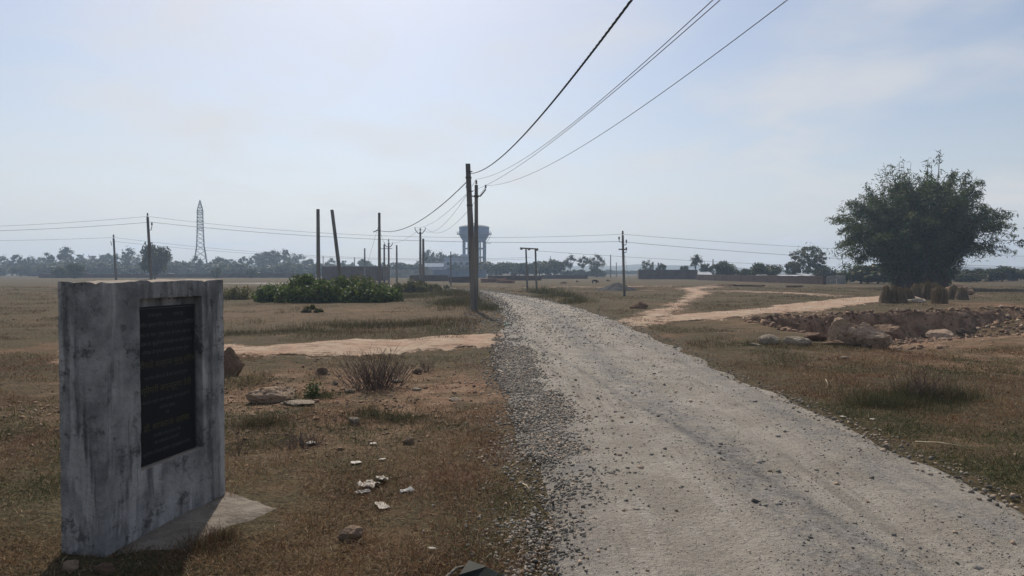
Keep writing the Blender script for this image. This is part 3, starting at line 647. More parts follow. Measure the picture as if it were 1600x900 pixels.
# distant rows
def prof(px): return float(np.interp(px, [0, 90, 130, 170, 220, 280, 330, 350, 400, 450, 480, 520, 560, 600, 640, 670, 700, 740], [398, 396, 400, 399, 403, 407, 404, 400, 397, 394, 404, 405, 408, 412, 408, 397, 394, 398]))
for i, px in enumerate(np.arange(-10, 735, 17)):
    px = px + R.uniform(-5, 5); d_ = R.uniform(270, 340)
    tree(px, prof(px) + R.uniform(-9, 5), d_, R.choice(['tall', 'tall', 'umbrella', 'airy', 'round', 'tall']), 'hazy blue-green tree in the distant row left of the water tower', 'distant trees left of the water tower', R.uniform(.75, 1.2))
for i, px in enumerate(np.arange(-10, 735, 13)):
    tree(px + R.uniform(-4, 4), R.uniform(405, 416), R.uniform(240, 300), R.choice(['bush', 'dense', 'dense']), 'low hazy bushy tree under the distant row on the left', 'low distant trees on the left', R.uniform(1.4, 2.0))
for i, px in enumerate(np.arange(755, 870, 11)):
    tree(px + R.uniform(-4, 4), R.uniform(404, 412), R.uniform(200, 240), R.choice(['dense', 'round', 'round']), 'dark tree in the mass just right of the water tower', 'trees right of the water tower', R.uniform(1.2, 1.6))
for i, px in enumerate(np.arange(668, 735, 9)):
    tree(px + R.uniform(-3, 3), R.uniform(394, 402), R.uniform(335, 350), R.choice(['dense', 'round', 'tall']), 'tree behind the pale blue building under the water tower', 'trees behind the pale blue building', R.uniform(.9, 1.2))
for i, px in enumerate(np.arange(880, 950, 10)):
    tree(px, R.uniform(417, 423), R.uniform(225, 245), 'bush', 'low hazy bush beneath the airy pale trees', 'low bushes beneath the airy trees', 1.2)
for i, px in enumerate(np.arange(945, 1000, 9)):
    tree(px, R.uniform(420, 423), R.uniform(380, 430), 'bush', 'tiny blue far bush near the horizon behind the dark fitted pole', 'far bushes behind the dark fitted pole', 1.5)
for px, tp, d_ in ((92, 414, 180), (118, 408, 170), (340, 416, 180), (392, 418, 185)):
    tree(px, tp, d_, 'bush', {92: 'dark low bush at the far left edge', 118: 'dark bush in front of the far row, left of both poles', 340: 'dark small bush below the lattice pylon on its right', 392: 'dark small bush halfway between pylon and thicket'}[px], None, .8)

# bamboo clump
bz = spot(1436, 66); r_ = np.random.default_rng(21)
bam = empty('bamboo_clump', bz); tag(bam, 'huge dark feathery bamboo clump on the right', 'bamboo')
cul = MB(); LC = []; LCn = []
for k in range(250):
    a = r_.uniform(0, 6.283); rr = 2.4 * math.sqrt(r_.random()); bx, by = rr * math.cos(a), rr * math.sin(a)
    Hc = r_.uniform(7.8, 13.0) if k % 12 else r_.uniform(13.2, 14.8); lean = r_.uniform(.05, 1.) ** .8; aa = a + r_.normal() * .6; out = lean * 6.8; pts = []
    if k % 12 == 0: out *= .35
    drop = max(0, lean - .35) * r_.uniform(4.5, 10.)
    if k % 7 == 3: aa = (math.pi if k % 2 else 0) + r_.normal() * .5; lean = r_.uniform(.8, 1.); out = lean * 7.4; Hc = r_.uniform(6.5, 9.5); drop = r_.uniform(2.5, 5.)
    for j in range(9):
        t = j / 8; pts.append(Vector((bx + math.cos(aa) * out * t ** 1.8, by + math.sin(aa) * out * t ** 1.8, Hc * (t - .10 * t * t) - drop * t ** 3.2)))
    cul.tube(pts, [.05 * (1 - .85 * j / 8) + .006 for j in range(9)], 5)
    nl = 270 if k % 12 else 60; tc_ = .22 + .78 * r_.random(9) ** .75; t = np.clip(tc_[r_.integers(0, 9, nl)] + r_.normal(size=nl) * .025, .15, 1); P = np.array([[p.x, p.y, p.z] for p in pts]); ti = t * 8; j = np.minimum(ti.astype(int), 7); fr = (ti - j)[:, None]
    sp = .16 + .55 * np.clip(1.05 - t, 0, 1)
    C = P[j] * (1 - fr) + P[j + 1] * fr + r_.normal(size=(nl, 3)) * sp[:, None] * (1, 1, .8); C[:, 2] -= .15; LC.append(C)
# skirt foliage in the body and low down
nb = 17000; a = r_.uniform(0, 6.283, nb); zz = r_.uniform(.2, 9.8, nb); lim = np.interp(zz, [0, 1.2, 2.6, 4.5, 7.5, 9.8], [2.5, 2.8, 3.6, 4.3, 4.0, 2.2]); q = np.sqrt(r_.random(nb)) * lim
LC.append(np.stack([q * np.cos(a), q * np.sin(a), zz + .5 * np.sin(a * 5 + zz)], -1))
cul.build('culms', M['twig'], bam)['kind'] = 'stuff'
C = np.concatenate(LC); C = C[C[:, 2] > .1]; n_ = len(C)
V, Fq, col = leaf_cards(C, None, .21, .19, leafcol(n_, 4, (.030, .046, .018), (.105, .135, .048), .04), 5)
o = link('foliage', npmesh('foliage', V, Fq, M['leaf'], False, {'col': ('FLOAT_COLOR', col)}), bam); o['kind'] = 'stuff'

# green thicket
def shrub(name, loc, sx, sy, h, nleaf, ls, label, cat='shrub', seed=0, dark=(.030, .045, .016), light=(.13, .145, .045), stems=40, group=None, base=.0, warm=.06):
    r = np.random.default_rng(seed + 100); root = empty(name, loc); tag(root, label, cat, group)
    nb = max(8, int(sx * sy * 14)); B = np.stack([r.uniform(-1, 1, nb) * sx, r.uniform(-1, 1, nb) * sy, r.uniform(base, .62, nb) * h], -1)
    ok = (B[:, 0] / sx) ** 2 + (B[:, 1] / sy) ** 2 < 1; B = B[ok] if ok.sum() > 4 else B
    edge = 1 - .75 * ((B[:, 0] / sx) ** 2 + (B[:, 1] / sy) ** 2) ** 1.5; B[:, 2] *= np.clip(edge, .25, 1)
    k = r.integers(0, len(B), nleaf); dv = r.normal(size=(nleaf, 3)); dv /= np.linalg.norm(dv, axis=1, keepdims=True)
    C = B[k] + dv * (r.random(nleaf) ** .4)[:, None] * np.array((.33 * h, .33 * h, .36 * h)); C[:, 2] = np.abs(C[:, 2]) + .01
    V, Fq, col = leaf_cards(C, None, ls, .5, leafcol(nleaf, seed, dark, light, warm), seed, .4)
    o = link('foliage', npmesh('foliage', V, Fq, M['leaf'], False, {'col': ('FLOAT_COLOR', col)}), root); o['kind'] = 'stuff'
    mb = MB()
    for i in range(stems):
        b = B[r.integers(0, len(B))]; s = Vector((b[0] * .8 + r.normal() * .07 * h, b[1] * .8, -.05 * h)); e = Vector((b[0] + r.normal() * .14 * h, b[1] + r.normal() * .07 * h, b[2] + h * r.uniform(.1, .5))); mb.tube([s, s.lerp(e, .5) + Vector((r.normal() * .05, 0, 0)), e], [.012 * h + .001, .008 * h + .001, .003 * h], 4)
    o = mb.build('stems', M['twig'], root); o['kind'] = 'stuff'; return root
g1 = spot(513, 36.5)
shrub('thicket', g1, 3.7, 1.7, 1.58, 24000, .085, 'long dense dark green thicket of leafy bushes left of the road', 'bush', 1, stems=90, dark=(.035, .055, .016), light=(.15, .19, .05))
shrub('shrub', spot(610, 38.5), .65, .6, .95, 1800, .075, 'small leafy shrub at the right end of the green thicket', 'shrub', 2)
shrub('shrub', spot(396, 40), 2.1, 1.0, 1.0, 5000, .06, 'pale dry scrub left of the green thicket', 'shrub', 3, dark=(.08, .075, .035), light=(.19, .165, .085), warm=.25)
shrub('shrub', spot(640, 54), 1.7, .9, 1.15, 4200, .08, 'grey-green scrub in front of the three-pronged pole', 'shrub', 4, dark=(.06, .06, .03), light=(.15, .14, .075), warm=.2)
shrub('shrub', spot(668, 56), 1.0, .7, .8, 1800, .08, 'brownish scrub at the right foot of the three-pronged pole', 'shrub', 5, dark=(.07, .06, .03), light=(.16, .13, .07), warm=.3)
shrub('shrub', spot(686, 62), .7, .6, .9, 1500, .08, 'dark scrub by the far bend of the track', 'shrub', 6, dark=(.05, .05, .03), light=(.12, .11, .06))
shrub('shrub', spot(552, 56), 2.6, 1., 1.5, 4500, .09, 'pale scrub rising behind the green thicket', 'shrub', 16, dark=(.07, .068, .035), light=(.16, .15, .08), warm=.2)
shrub('shrub', G(488, 619), .16, .12, .30, 420, .018, 'small pointed dark green plant left of the leafless twiggy shrub', 'plant', 7, stems=8, dark=(.025, .045, .014), light=(.06, .09, .025))
shrub('shrub', G(488, 488), .35, .3, .32, 1500, .04, 'lone small bush on bare ground below the thicket', 'shrub', 36, dark=(.05, .052, .025), light=(.14, .13, .06), warm=.2, stems=30)
# leafless twig shrubs
def twiggy(loc, wd, h, n, label, seed, thick=.0045):
    r = np.random.default_rng(seed); root = empty('dry_shrub', loc); tag(root, label, 'dry shrub'); mb = MB()
    for i in range(n):
        b = Vector((r.normal() * wd * .22, r.normal() * wd * .22, -.02)); d_ = Vector((r.normal() * .30 + b.x * 1.2 / wd, r.normal() * .30, 1)).normalized(); L = h * r.uniform(.45, 1.05)
        p = [b, b + d_ * L * .5 + Vector((r.normal(), r.normal(), 0)) * .02, b + d_ * L + Vector((r.normal(), r.normal(), 0)) * .04]; mb.tube(p, [thick, thick * .75, thick * .3], 4)
        for j in range(4):
            s = p[0].lerp(p[1], r.uniform(.4, 1)) if j < 2 else p[1].lerp(p[2], r.random()); e = s + (d_ + Vector((r.normal(), r.normal(), r.normal() * .4)) * .55).normalized() * L * r.uniform(.12, .34); mb.tube([s, e], [thick * .6, thick * .25], 3)
    o = mb.build('twigs', M['twig'], root); o['kind'] = 'stuff'
    return root
twiggy(G(588, 608), .66, .60, 150, 'leafless purple-brown twiggy shrub in the middle of the left field', 1)
twiggy(G(668, 580), .25, .30, 22, 'small sparse twig clump right of the leafless shrub', 2)
twiggy(G(622, 585), .3, .26, 26, 'short twig clump against the right side of the leafless shrub', 3)
twiggy(G(374, 712), .12, .32, 9, 'single dry weed beside the right edge of the grey block', 4, .003)
twiggy(G(470, 695), .35, .14, 60, 'dark tangled low twig heap left of the white scrap', 5, .004)
twiggy(G(1440, 625), .5, .45, 60, 'dry brown stalks growing out of the verge bush on the right', 6, .004)
twiggy(G(500, 590), .2, .2, 14, 'few dry stalks above the small pointed green plant', 7, .003)

# ------------------------------------------------------------------ rocks
def rock_mesh(seed, sub=3, cuts=13, rough=.10, mat='rock'):
    bm = bmesh.new(); bmesh.ops.create_icosphere(bm, subdivisions=sub, radius=1); r = np.random.default_rng(seed)
    N = r.normal(size=(cuts, 3)); N /= np.linalg.norm(N, axis=1, keepdims=True); D = r.uniform(.55, .85, cuts); so = Vector((seed * 3.7, 0, 0))
    for v in bm.verts:
        p = v.co.copy()
        for nn, dd in zip(N, D):
            s = p.x * nn[0] + p.y * nn[1] + p.z * nn[2]
            if s > dd: p -= Vector(nn) * (s - dd)
        n1 = mnoise.fractal(p * 1.9 + so, 1, 2, 3); n2 = 1 - abs(mnoise.noise(p * 4.2 + so)) * 2; n3 = mnoise.fractal(p * 9 + so, .8, 2, 4)
        v.co = p * (1.12 + .13 * n1 + .045 * n2 + (.075 if sub > 2 else .02) * n3)
    me = bpy.data.meshes.new('rock'); bm.to_mesh(me); bm.free(); me.materials.append(M[mat])
    return me
def rock(name, px, py, wpx, hpx, label, mat='rock', seed=0, sub=4, cat='rock', group=None, deep=.8):
    p = G(px, py); s = p.y / F; a = wpx * s / 2; h = hpx * s / 2
    o = link(name, rock_mesh(seed, sub, mat=mat), None, (p.x, p.y + a * .5 * deep, p.z + h * .72)); o.scale = (a * 1.12, a * deep, h * 1.25); o.rotation_euler = (0, 0, R.uniform(-.4, .4))
    return tag(o, label, cat, group)
rock('boulder', 1325, 539, 46, 42, 'left boulder with a sloping pointed top in the pit group', seed=1, sub=4)
rock('boulder', 1358, 543, 58, 42, 'largest pale flat-topped boulder in the middle of the pit group', seed=2, sub=4)
rock('boulder', 1392, 534, 46, 32, 'darker rounded boulder at the right of the pit group', 'rock2', 3, 4)
rock('boulder', 1277, 533, 36, 16, 'low dark brown rock in the pit left of the boulders', 'rock2', 4)
rock('rock', 1203, 539, 27, 15, 'pale rock at the left end of the pit rocks', 'rockw', 5)
rock('rock', 1246, 538, 36, 12, 'flat white-topped rock, second from the left in the pit', 'rockw', 6)
rock('rock', 1384, 537, 13, 10, 'small stone leaning at the foot of the largest boulder', 'rock', 7)
rock('rock', 1318, 540, 46, 8, 'flat slab of brown rock before the left boulder', 'rock2', 8)
rock('rock', 1473, 527, 34, 17, 'pale crumbly rock alone right of the boulder group', 'rock', 9)
rock('rock', 1197, 502, 14, 8, 'brown rock on the left rim of the pit', 'rock2', 10)
rock('rock', 1180, 541, 16, 5, 'small flat pale stone left of the pit rocks', 'rockw', 11)
rock('rock', 1322, 562, 14, 5, 'small whitish stone on the slope below the boulders', 'rockw', 12)
rock('rock', 1430, 473, 40, 9, 'low heap of grey stones in front of the straw stooks', 'rockw', 13)
rock('rock', 1500, 462, 38, 18, 'grey stony heap right of the straw stooks', 'rock2', 14)
rock('boulder', 359, 590, 34, 44, 'upright brown boulder half hidden behind the grey block', 'rock2', 53, 4, deep=.7)
rock('rock', 420, 628, 62, 24, 'low lumpy pale-topped rock mound right of the grey block', 'rock', 16, 4)
rock('rock', 462, 634, 46, 7, 'flat white stone right of the low rock mound', 'rockw', 17)
rock('rock', 504, 583, 16, 12, 'small red-brown stone above the pointed green plant', 'rock2', 18)
rock('rock', 552, 663, 16, 11, 'small pale stone alone in brown grass below the leafless shrub', 'rockw', 19)
rock('rock', 637, 695, 17, 12, 'small pyramid-shaped pale stone in the left grass', 'rock', 20)
rock('rock', 549, 843, 36, 17, 'rounded pale brown stone in the near grass', 'rock', 21)
rock('rock', 619, 598, 17, 7, 'pale stone at the right foot of the leafless shrub', 'rockw', 22)
rock('rock', 652, 584, 14, 8, 'dark stone between the twig clumps', 'rock2', 23)
rock('rock', 710, 627, 20, 5, 'flat pale stone in the grass left of the gravel', 'rockw', 24)
rock('rock', 650, 610, 16, 5, 'flat pale stone right below the leafless shrub', 'rockw', 25)
rock('rock', 108, 893, 26, 16, 'grey round stone at the foot of the block, lower left corner', 'rock', 26)
rock('rock', 160, 896, 30, 12, 'second grey stone at the near foot of the block', 'rock2', 27)
rock('rock', 523, 601, 9, 7, 'tiny white stone left of the leafless shrub', 'rockw', 28)
rock('rock', 545, 614, 14, 7, 'white stone at the left foot of the leafless shrub', 'rockw', 29)
for k, (px, py, wpx) in enumerate([(1148, 655, 8), (868, 616, 11), (1132, 757, 8), (965, 788, 8), (1046, 700, 6), (862, 863, 14), (945, 657, 6), (1108, 888, 16), (1075, 725, 6), (933, 737, 9), (833, 882, 20), (918, 834, 13), (1012, 848, 7), (1186, 799, 7), (1254, 846, 8), (1389, 700, 7), (878, 700, 8), (884, 518, 6), (1330, 770, 7), (1425, 838, 8), (806, 862, 12), (828, 838, 12), (1000, 762, 6), (1160, 862, 9)]):
    rock('road_stone', px, py, wpx, wpx * .6, 'loose stone lying on the gravel road', ['rock2', 'rock', 'rock2', 'rockw'][k % 4], 40 + k % 6, 2, 'stone', 'loose stones on the gravel road')

# ------------------------------------------------------------------ gravel and grass (uncountable)
def scatter_stones(x, y, size, seed, lift=0.):
    r = np.random.default_rng(seed); n = len(x); z = height(x, y) + lift
    base = np.array([(-1, -1, -.7), (1, -1, -.7), (1, 1, -.7), (-1, 1, -.7), (-1, -1, .7), (1, -1, .7), (1, 1, .7), (-1, 1, .7)], float)
    V = base[None] + r.normal(size=(n, 8, 3)) * .33; V = V * size[:, None, None] * r.uniform(.6, 1.2, (n, 1, 3)) * .5
    a = r.uniform(0, 6.28, n); ca, sa = np.cos(a)[:, None], np.sin(a)[:, None]; tl = r.normal(size=(n, 1)) * .35
    vx, vy, vz = V[..., 0], V[..., 1], V[..., 2]; vz, vy = vz + vy * tl, vy - vz * tl
    V = np.stack([x[:, None] + vx * ca - vy * sa, y[:, None] + vx * sa + vy * ca, z[:, None] + vz + size[:, None] * .12], -1)
    q = np.array([(3, 2, 1, 0), (4, 5, 6, 7), (0, 1, 5, 4), (1, 2, 6, 5), (2, 3, 7, 6), (3, 0, 4, 7)])
    return V.reshape(-1, 3), (q[None] + (np.arange(n) * 8)[:, None, None]).reshape(-1, 4), n
r_ = np.random.default_rng(31)
def road_pts(n, y0, y1, u0, u1, pw):
    y = y0 * (y1 / y0) ** (r_.random(n) ** pw); u = r_.uniform(u0, u1, n); l = np.interp(y, RY, RL); rr = np.interp(y, RY, RRt); return l + (rr - l) * u, y
xs, ys, ss, cs = [], [], [], []
def addst(x, y, s, c): xs.append(x); ys.append(y); ss.append(s); cs.append(c)
def greys(n, a, b, warm):
    t = r_.random((n, 1)); c = np.array(a) * (1 - t) + np.array(b) * t; m = r_.random(n) < warm; c[m] = np.array((.36, .27, .20)) * r_.uniform(.6, 1.2, (m.sum(), 1)); return c
n = 40000; y = 3.4 * (16 / 3.4) ** r_.random(n); cu = np.interp(y, [3.4, 5, 6.5, 9, 12, 16], [.10, .22, .28, .18, .05, -.1]); wd = np.interp(y, [3.4, 4.5, 6, 9, 13, 16], [.24, .24, .25, .27, .28, .34])
wd = wd * (1 + .5 * fbm(y, y * 0, 1.1, 3, 2.)); x = cu + .10 * fbm(y, y * 0, 1.7, 2, 5.) + wd * r_.normal(size=n) * .72 * np.where(r_.random(n) < .18, 2.0, 1.); keep = r_.random(n) < np.interp(y, [3.4, 4.6, 5.6, 12.5, 14, 16], [.18, .40, 1, 1, .7, .4]) * np.clip(.75 + 1.6 * fbm(x, y, .6, 3, 11.), .12, 1); x, y = x[keep], y[keep]; n = len(x)
addst(x, y, (.006 + .017 * r_.random(n) ** 2.5) * np.interp(y, [4, 15], [1, 1.5]), greys(n, (.13, .118, .102), (.29, .262, .225), .15))
x, y = road_pts(19000, 3.3, 26, .0, 1.0, 1.25); ub = road_u(x, y); kp = fbm(x, y, .8, 3, 2.) + .5 * np.exp(-((ub - .5) / .12) ** 2) + .3 * np.exp(-((ub - .84) / .1) ** 2) + .25 * r_.normal(size=len(x)) > .02; x, y = x[kp], y[kp]; n = len(x)
addst(x, y, (.003 + .008 * r_.random(n) ** 2.5) * np.interp(y, [4, 12, 26], [1, 1.6, 2.4]) * (1 + 1.6 * (r_.random(n) < .05)), greys(n, (.10, .095, .09), (.30, .275, .245), .25))
x, y = road_pts(3000, 14, 60, -.30, .20, .8); n = len(x)
addst(x, y, r_.uniform(.02, .05, n) * np.interp(y, [14, 60], [.8, 1.6]), greys(n, (.13, .125, .12), (.30, .28, .255), .2))
x, y = road_pts(2500, 14, 60, .2, 1.0, .8); n = len(x)
addst(x, y, r_.uniform(.015, .04, n) * np.interp(y, [14, 60], [.8, 1.6]), greys(n, (.14, .135, .13), (.30, .28, .26), .2))
x, y = road_pts(700, 4, 20, .90, 1.05, .9); n = len(x)
addst(x, y, r_.uniform(.008, .03, n), greys(n, (.12, .105, .09), (.28, .24, .19), .3))
x, y, s_, c_ = map(np.concatenate, (xs, ys, ss, cs)); lf = road_lift(x, y)
V, Fq, n = scatter_stones(x, y, s_, 5, lf)
tag(link('gravel', npmesh('gravel', V, Fq, M['stone'], False, {'col': ('FLOAT_COLOR', np.repeat(np.concatenate([c_, np.ones((n, 1))], 1), 8, 0))})), 'loose grey crushed gravel along the road and its left edge', 'gravel', kind='stuff')
# clods and pebbles in the fields
n = 9000; d_ = 3.5 * (40 / 3.5) ** r_.random(n); a = r_.uniform(-.72, .72, n); x, y = d_ * np.sin(a), d_ * np.cos(a); u = road_u(x, y); k = ((u < -.03) | (u > 1.03)) & (fbm(x, y, 1.2, 3, 8.) > .05); x, y = x[k], y[k]; n = len(x); s0 = (.004 + .016 * r_.random(n) ** 3) * np.interp(np.hypot(x, y), [4, 40], [1, 3.])
xa = r_.uniform(7.5, 26, 5200); ya = np.interp(xa, PX, PYR) - np.abs(r_.normal(size=5200)) * 3.6 + .3; s1 = .025 + .14 * r_.random(5200) ** 4
xb = -2.6 + r_.normal(size=2600) * 2.0; yb = 8.6 + r_.normal(size=2600) * 1.7; kb = (xb < -.5) & (yb > 5.5); xb, yb = xb[kb], yb[kb]; s2 = .008 + .035 * r_.random(len(xb)) ** 3
x, y, s0 = np.concatenate([x, xa, xb]), np.concatenate([y, ya, yb]), np.concatenate([s0, s1, s2]); n = len(x)
V, Fq, n = scatter_stones(x, y, s0, 6)
c_ = greys(n, (.115, .070, .046), (.28, .178, .115), .12)
tag(link('pebbles', npmesh('pebbles', V, Fq, M['stone'], False, {'col': ('FLOAT_COLOR', np.repeat(np.concatenate([c_, np.ones((n, 1))], 1), 8, 0))})), 'scattered clods and pebbles on the brown fields', 'pebbles', kind='stuff')

def blades(x, y, L, wd, seed, col, lay=.9, bias=0.):
    r = np.random.default_rng(seed); n = len(x); z = height(x, y) - .004; a = r.uniform(0, 6.283, n); tilt = np.abs(r.normal(size=n) * (lay if not bias else .4) + bias); tilt = np.clip(tilt, 0, 1.5)
    dv = np.stack([np.cos(a) * np.sin(tilt), np.sin(a) * np.sin(tilt), np.cos(tilt)], -1); t2 = np.clip(tilt + r.uniform(.1, .8, n), 0, 1.65)
    d2 = np.stack([np.cos(a) * np.sin(t2), np.sin(a) * np.sin(t2), np.cos(t2)], -1); b = r.uniform(0, 6.283, n); sd = np.stack([np.cos(b), np.sin(b), np.zeros(n)], -1) * wd[:, None] / 2
    p0 = np.stack([x, y, z], -1); p1 = p0 + dv * (L * .45)[:, None]; p2 = p1 + d2 * (L * .55)[:, None]
    V = np.stack([p0, p1 + sd, p2, p1 - sd], 1).reshape(-1, 3)
    bi = (np.arange(n) * 4)[:, None]; T = np.concatenate([bi + np.array([0, 1, 3]), bi + np.array([1, 2, 3])], 0)
    return V, T, np.repeat(np.concatenate([col, np.ones((n, 1))], 1), 4, 0)
def gcol(n, x, y, r):
    g = fbm(x, y, 1.7, 3, 6.) + .16 * r.normal(size=n); t = sstep(.05, .34, g)[:, None]; rz = sstep(-.1, .25, fbm(x, y, 1.1, 2, 13.))
    dry = np.array((.205, .136, .070)) * r.uniform(.55, 1.35, (n, 1)); red = np.array((.155, .076, .042)) * r.uniform(.6, 1.3, (n, 1)); gr = np.array((.058, .064, .022)) * r.uniform(.55, 1.4, (n, 1))
    dry = np.where((r.random(n) < .30 + .5 * rz)[:, None], red, dry); c = dry * (1 - t) + gr * t; m = r.random(n) < .07; c[m] = np.array((.33, .26, .165)) * r.uniform(.7, 1.2, (m.sum(), 1)); return c
r_ = np.random.default_rng(41)
n = 1400000; y = 2.2 * (15 / 2.2) ** r_.random(n); x = (y * 1.0 + 1.2) * r_.uniform(-1, 1, n); u = road_u(x, y)
left = u < -.01 + .03 * r_.normal(size=n); right = u > 1.02 + .03 * r_.normal(size=n)
den = fbm(x, y, .6, 4, 1.) * 1.0 + .30 + 1.1 * fbm(x, y, 2.1, 3, 15.) - .42 * bareness(x, y) + .25 * fbm(x, y, 4., 2, 3.)
den = np.where(right, den + .15, den)
inblk = ((x + 2.2) / .42) ** 2 + ((y - 4.4) / .75) ** 2 < 1
pdx, pdy = x - cc.x, y - cc.y; inpad = (pdx / .55) ** 2 + (pdy / .55) ** 2 < .55
trk = (np.abs(y - 14.4) < 1.0) & (x < 0)
k = (left | right) & (r_.random(n) < np.clip(den + .28, .05, 1)) & ~(inpad & (r_.random(n) < .95)) & ~trk; x, y = x[k], y[k]; n = len(x)
L = r_.uniform(.02, .085, n) * (1 + .7 * (r_.random(n) < .08)) * (.85 + .6 * np.clip(fbm(x, y, .35, 3, 2.), -.5, 1)) * np.interp(y, [3, 15], [.9, 1.3]); W = r_.uniform(.0022, .0042, n) * np.interp(y, [3, 15], [1, 2.6])
V, T, col = blades(x, y, L, W * 1.25, 3, gcol(n, x, y, r_), 1.0, 1.05)
tag(link('grass', npmesh('grass', V, T, M['grass'], False, {'col': ('FLOAT_COLOR', col)})), 'short dry brown and olive grass on both road verges', 'grass', kind='stuff')
# mid-field tufts
n = 500000; y = 14 * (75 / 14) ** r_.random(n); x = y * r_.uniform(-1.0, 1.0, n); u = road_u(x, y); k = ((u < -.12) | (u > 1.05)) & (fbm(x, y, 2.2, 4, 5.) + .5 * np.exp(-((u + .35) / .3) ** 2) + .35 * np.exp(-((u - 1.2) / .15) ** 2) + .5 * fbm(x, y, .7, 3, 9.) + .12 * r_.normal(size=n) > .12 + .7 * bareness(x, y))
pitk = (x > 7.5) & (y > np.interp(x, PX, PYR) - 1.1) & (y < np.interp(x, PX, PYR) + .1)
k &= ~((np.abs(y - 14.4) < 1.5) & (x < 0)) & ~pitk
x, y = x[k], y[k]; n = len(x); u = road_u(x, y)
L = r_.uniform(.03, .12, n) * (.6 + 1.6 * np.clip(fbm(x, y, .7, 3, 9.), 0, 1)) * np.interp(y, [14, 75], [1., 1.7]) * (1 + 1.6 * np.exp(-((u + .35) / .25) ** 2) * (y > 18)); W = r_.uniform(.004, .008, n) * np.interp(y, [14, 75], [1.2, 4.])
c_ = (gcol(n, x, y, r_) * .5 + np.array((.085, .076, .040)) * .5) * r_.uniform(.5, 1.25, (n, 1))
V, T, col = blades(x, y, L, W, 4, c_, .8)
tag(link('field_grass', npmesh('field_grass', V, T, M['grass'], False, {'col': ('FLOAT_COLOR', col)})), 'thin tufty grass over the middle-distance fields', 'grass', kind='stuff')

# weed clumps: tall grassy stalks
def weeds(px, py, rx, ry, h, n, label, seed, col=(.12, .105, .055), wd=1.):
    lay_ = .75 if py > 515 else .4
    r = np.random.default_rng(seed + 500); c = G(px, py); q = np.sqrt(r.random(n)); a = r.uniform(0, 6.283, n); k = r.integers(0, 14, n); cx, cy = r.normal(size=14) * .45, r.normal(size=14) * .45
    x = c.x + rx * (cx[k] + .28 * r.normal(size=n)); y = c.y + ry * (cy[k] + .28 * r.normal(size=n)); L = h * r.uniform(.3, 1.1, n) * (.5 + .7 * r.random(14))[k]
    W = np.full(n, .0016 * c.y / F * 1070 / 9 * wd + .0015); cl = np.array(col) * r.uniform(.35, 1.5, (n, 1)); g = r.random(n) < .35; cl[g] = np.array((.06, .07, .028)) * r.uniform(.5, 1.3, (g.sum(), 1))
    V, T, co = blades(x, y, L, W * 1.3, seed, cl, lay_); V = V - np.array((c.x, c.y, c.z))
    o = link('weed_clump', npmesh('weed_clump', V, T, M['grass'], False, {'col': ('FLOAT_COLOR', co)}), None, c); return tag(o, label, 'weeds')
weeds(845, 460, 1.2, 1.5, .75, 1500, 'dry weeds right of the far road, nearest the twin poles', 1)
weeds(872, 467, 1.2, 1.3, .65, 1500, 'dry weeds right of the far road, middle one of three', 2)
weeds(900, 474, 1.0, 1.2, .5, 1200, 'dry weeds right of the far road, lowest one of three', 3)
weeds(1420, 628, .75, .45, .24, 3600, 'dark green weed clump on the right road verge', 4, (.09, .078, .040))
weeds(1468, 625, .5, .4, .28, 2400, 'weed clump at the right end of the verge', 5, (.08, .07, .036))
weeds(1380, 635, .4, .3, .22, 1800, 'small low weed clump left of the dark verge weeds', 6, (.08, .075, .035))
weeds(722, 476, 1.6, 2.2, .55, 2600, 'grey-green weeds left of the thick leaning pole', 7, (.11, .10, .055))
weeds(762, 484, .7, 1.6, .4, 1400, 'low weeds right of the thick leaning pole by the road', 8, (.11, .10, .055))
weeds(700, 462, 2.0, 2.5, .7, 2600, 'tall pale weeds left of the far road bend', 9, (.14, .12, .068))
weeds(640, 466, 2.2, 2., .5, 2200, 'pale low weeds right of the green thicket', 10, (.14, .12, .068))
weeds(430, 520, 3.2, 1.0, .30, 4200, 'dark grassy tufts beyond the side track, left group', 11, (.075, .062, .033))
weeds(570, 514, 3.0, 1.2, .28, 3600, 'dark grassy tufts beyond the side track, right group', 12, (.075, .060, .033))
weeds(380, 600, .5, .5, .28, 1400, 'yellowish grass tuft at the right edge of the grey block', 13, (.16, .125, .06))
weeds(500, 622, .4, .25, .16, 1200, 'green grass tuft around the pointed green plant', 14, (.08, .085, .035))
weeds(600, 655, .5, .3, .16, 1800, 'dark low tuft below the leafless shrub', 15, (.06, .058, .03))
weeds(400, 668, .4, .25, .16, 1500, 'dark brown tuft below the low rock mound', 16, (.09, .06, .036))
weeds(340, 850, .16, .16, .12, 1500, 'red-brown dry tuft over the edge of the cement apron', 17, (.13, .075, .045))

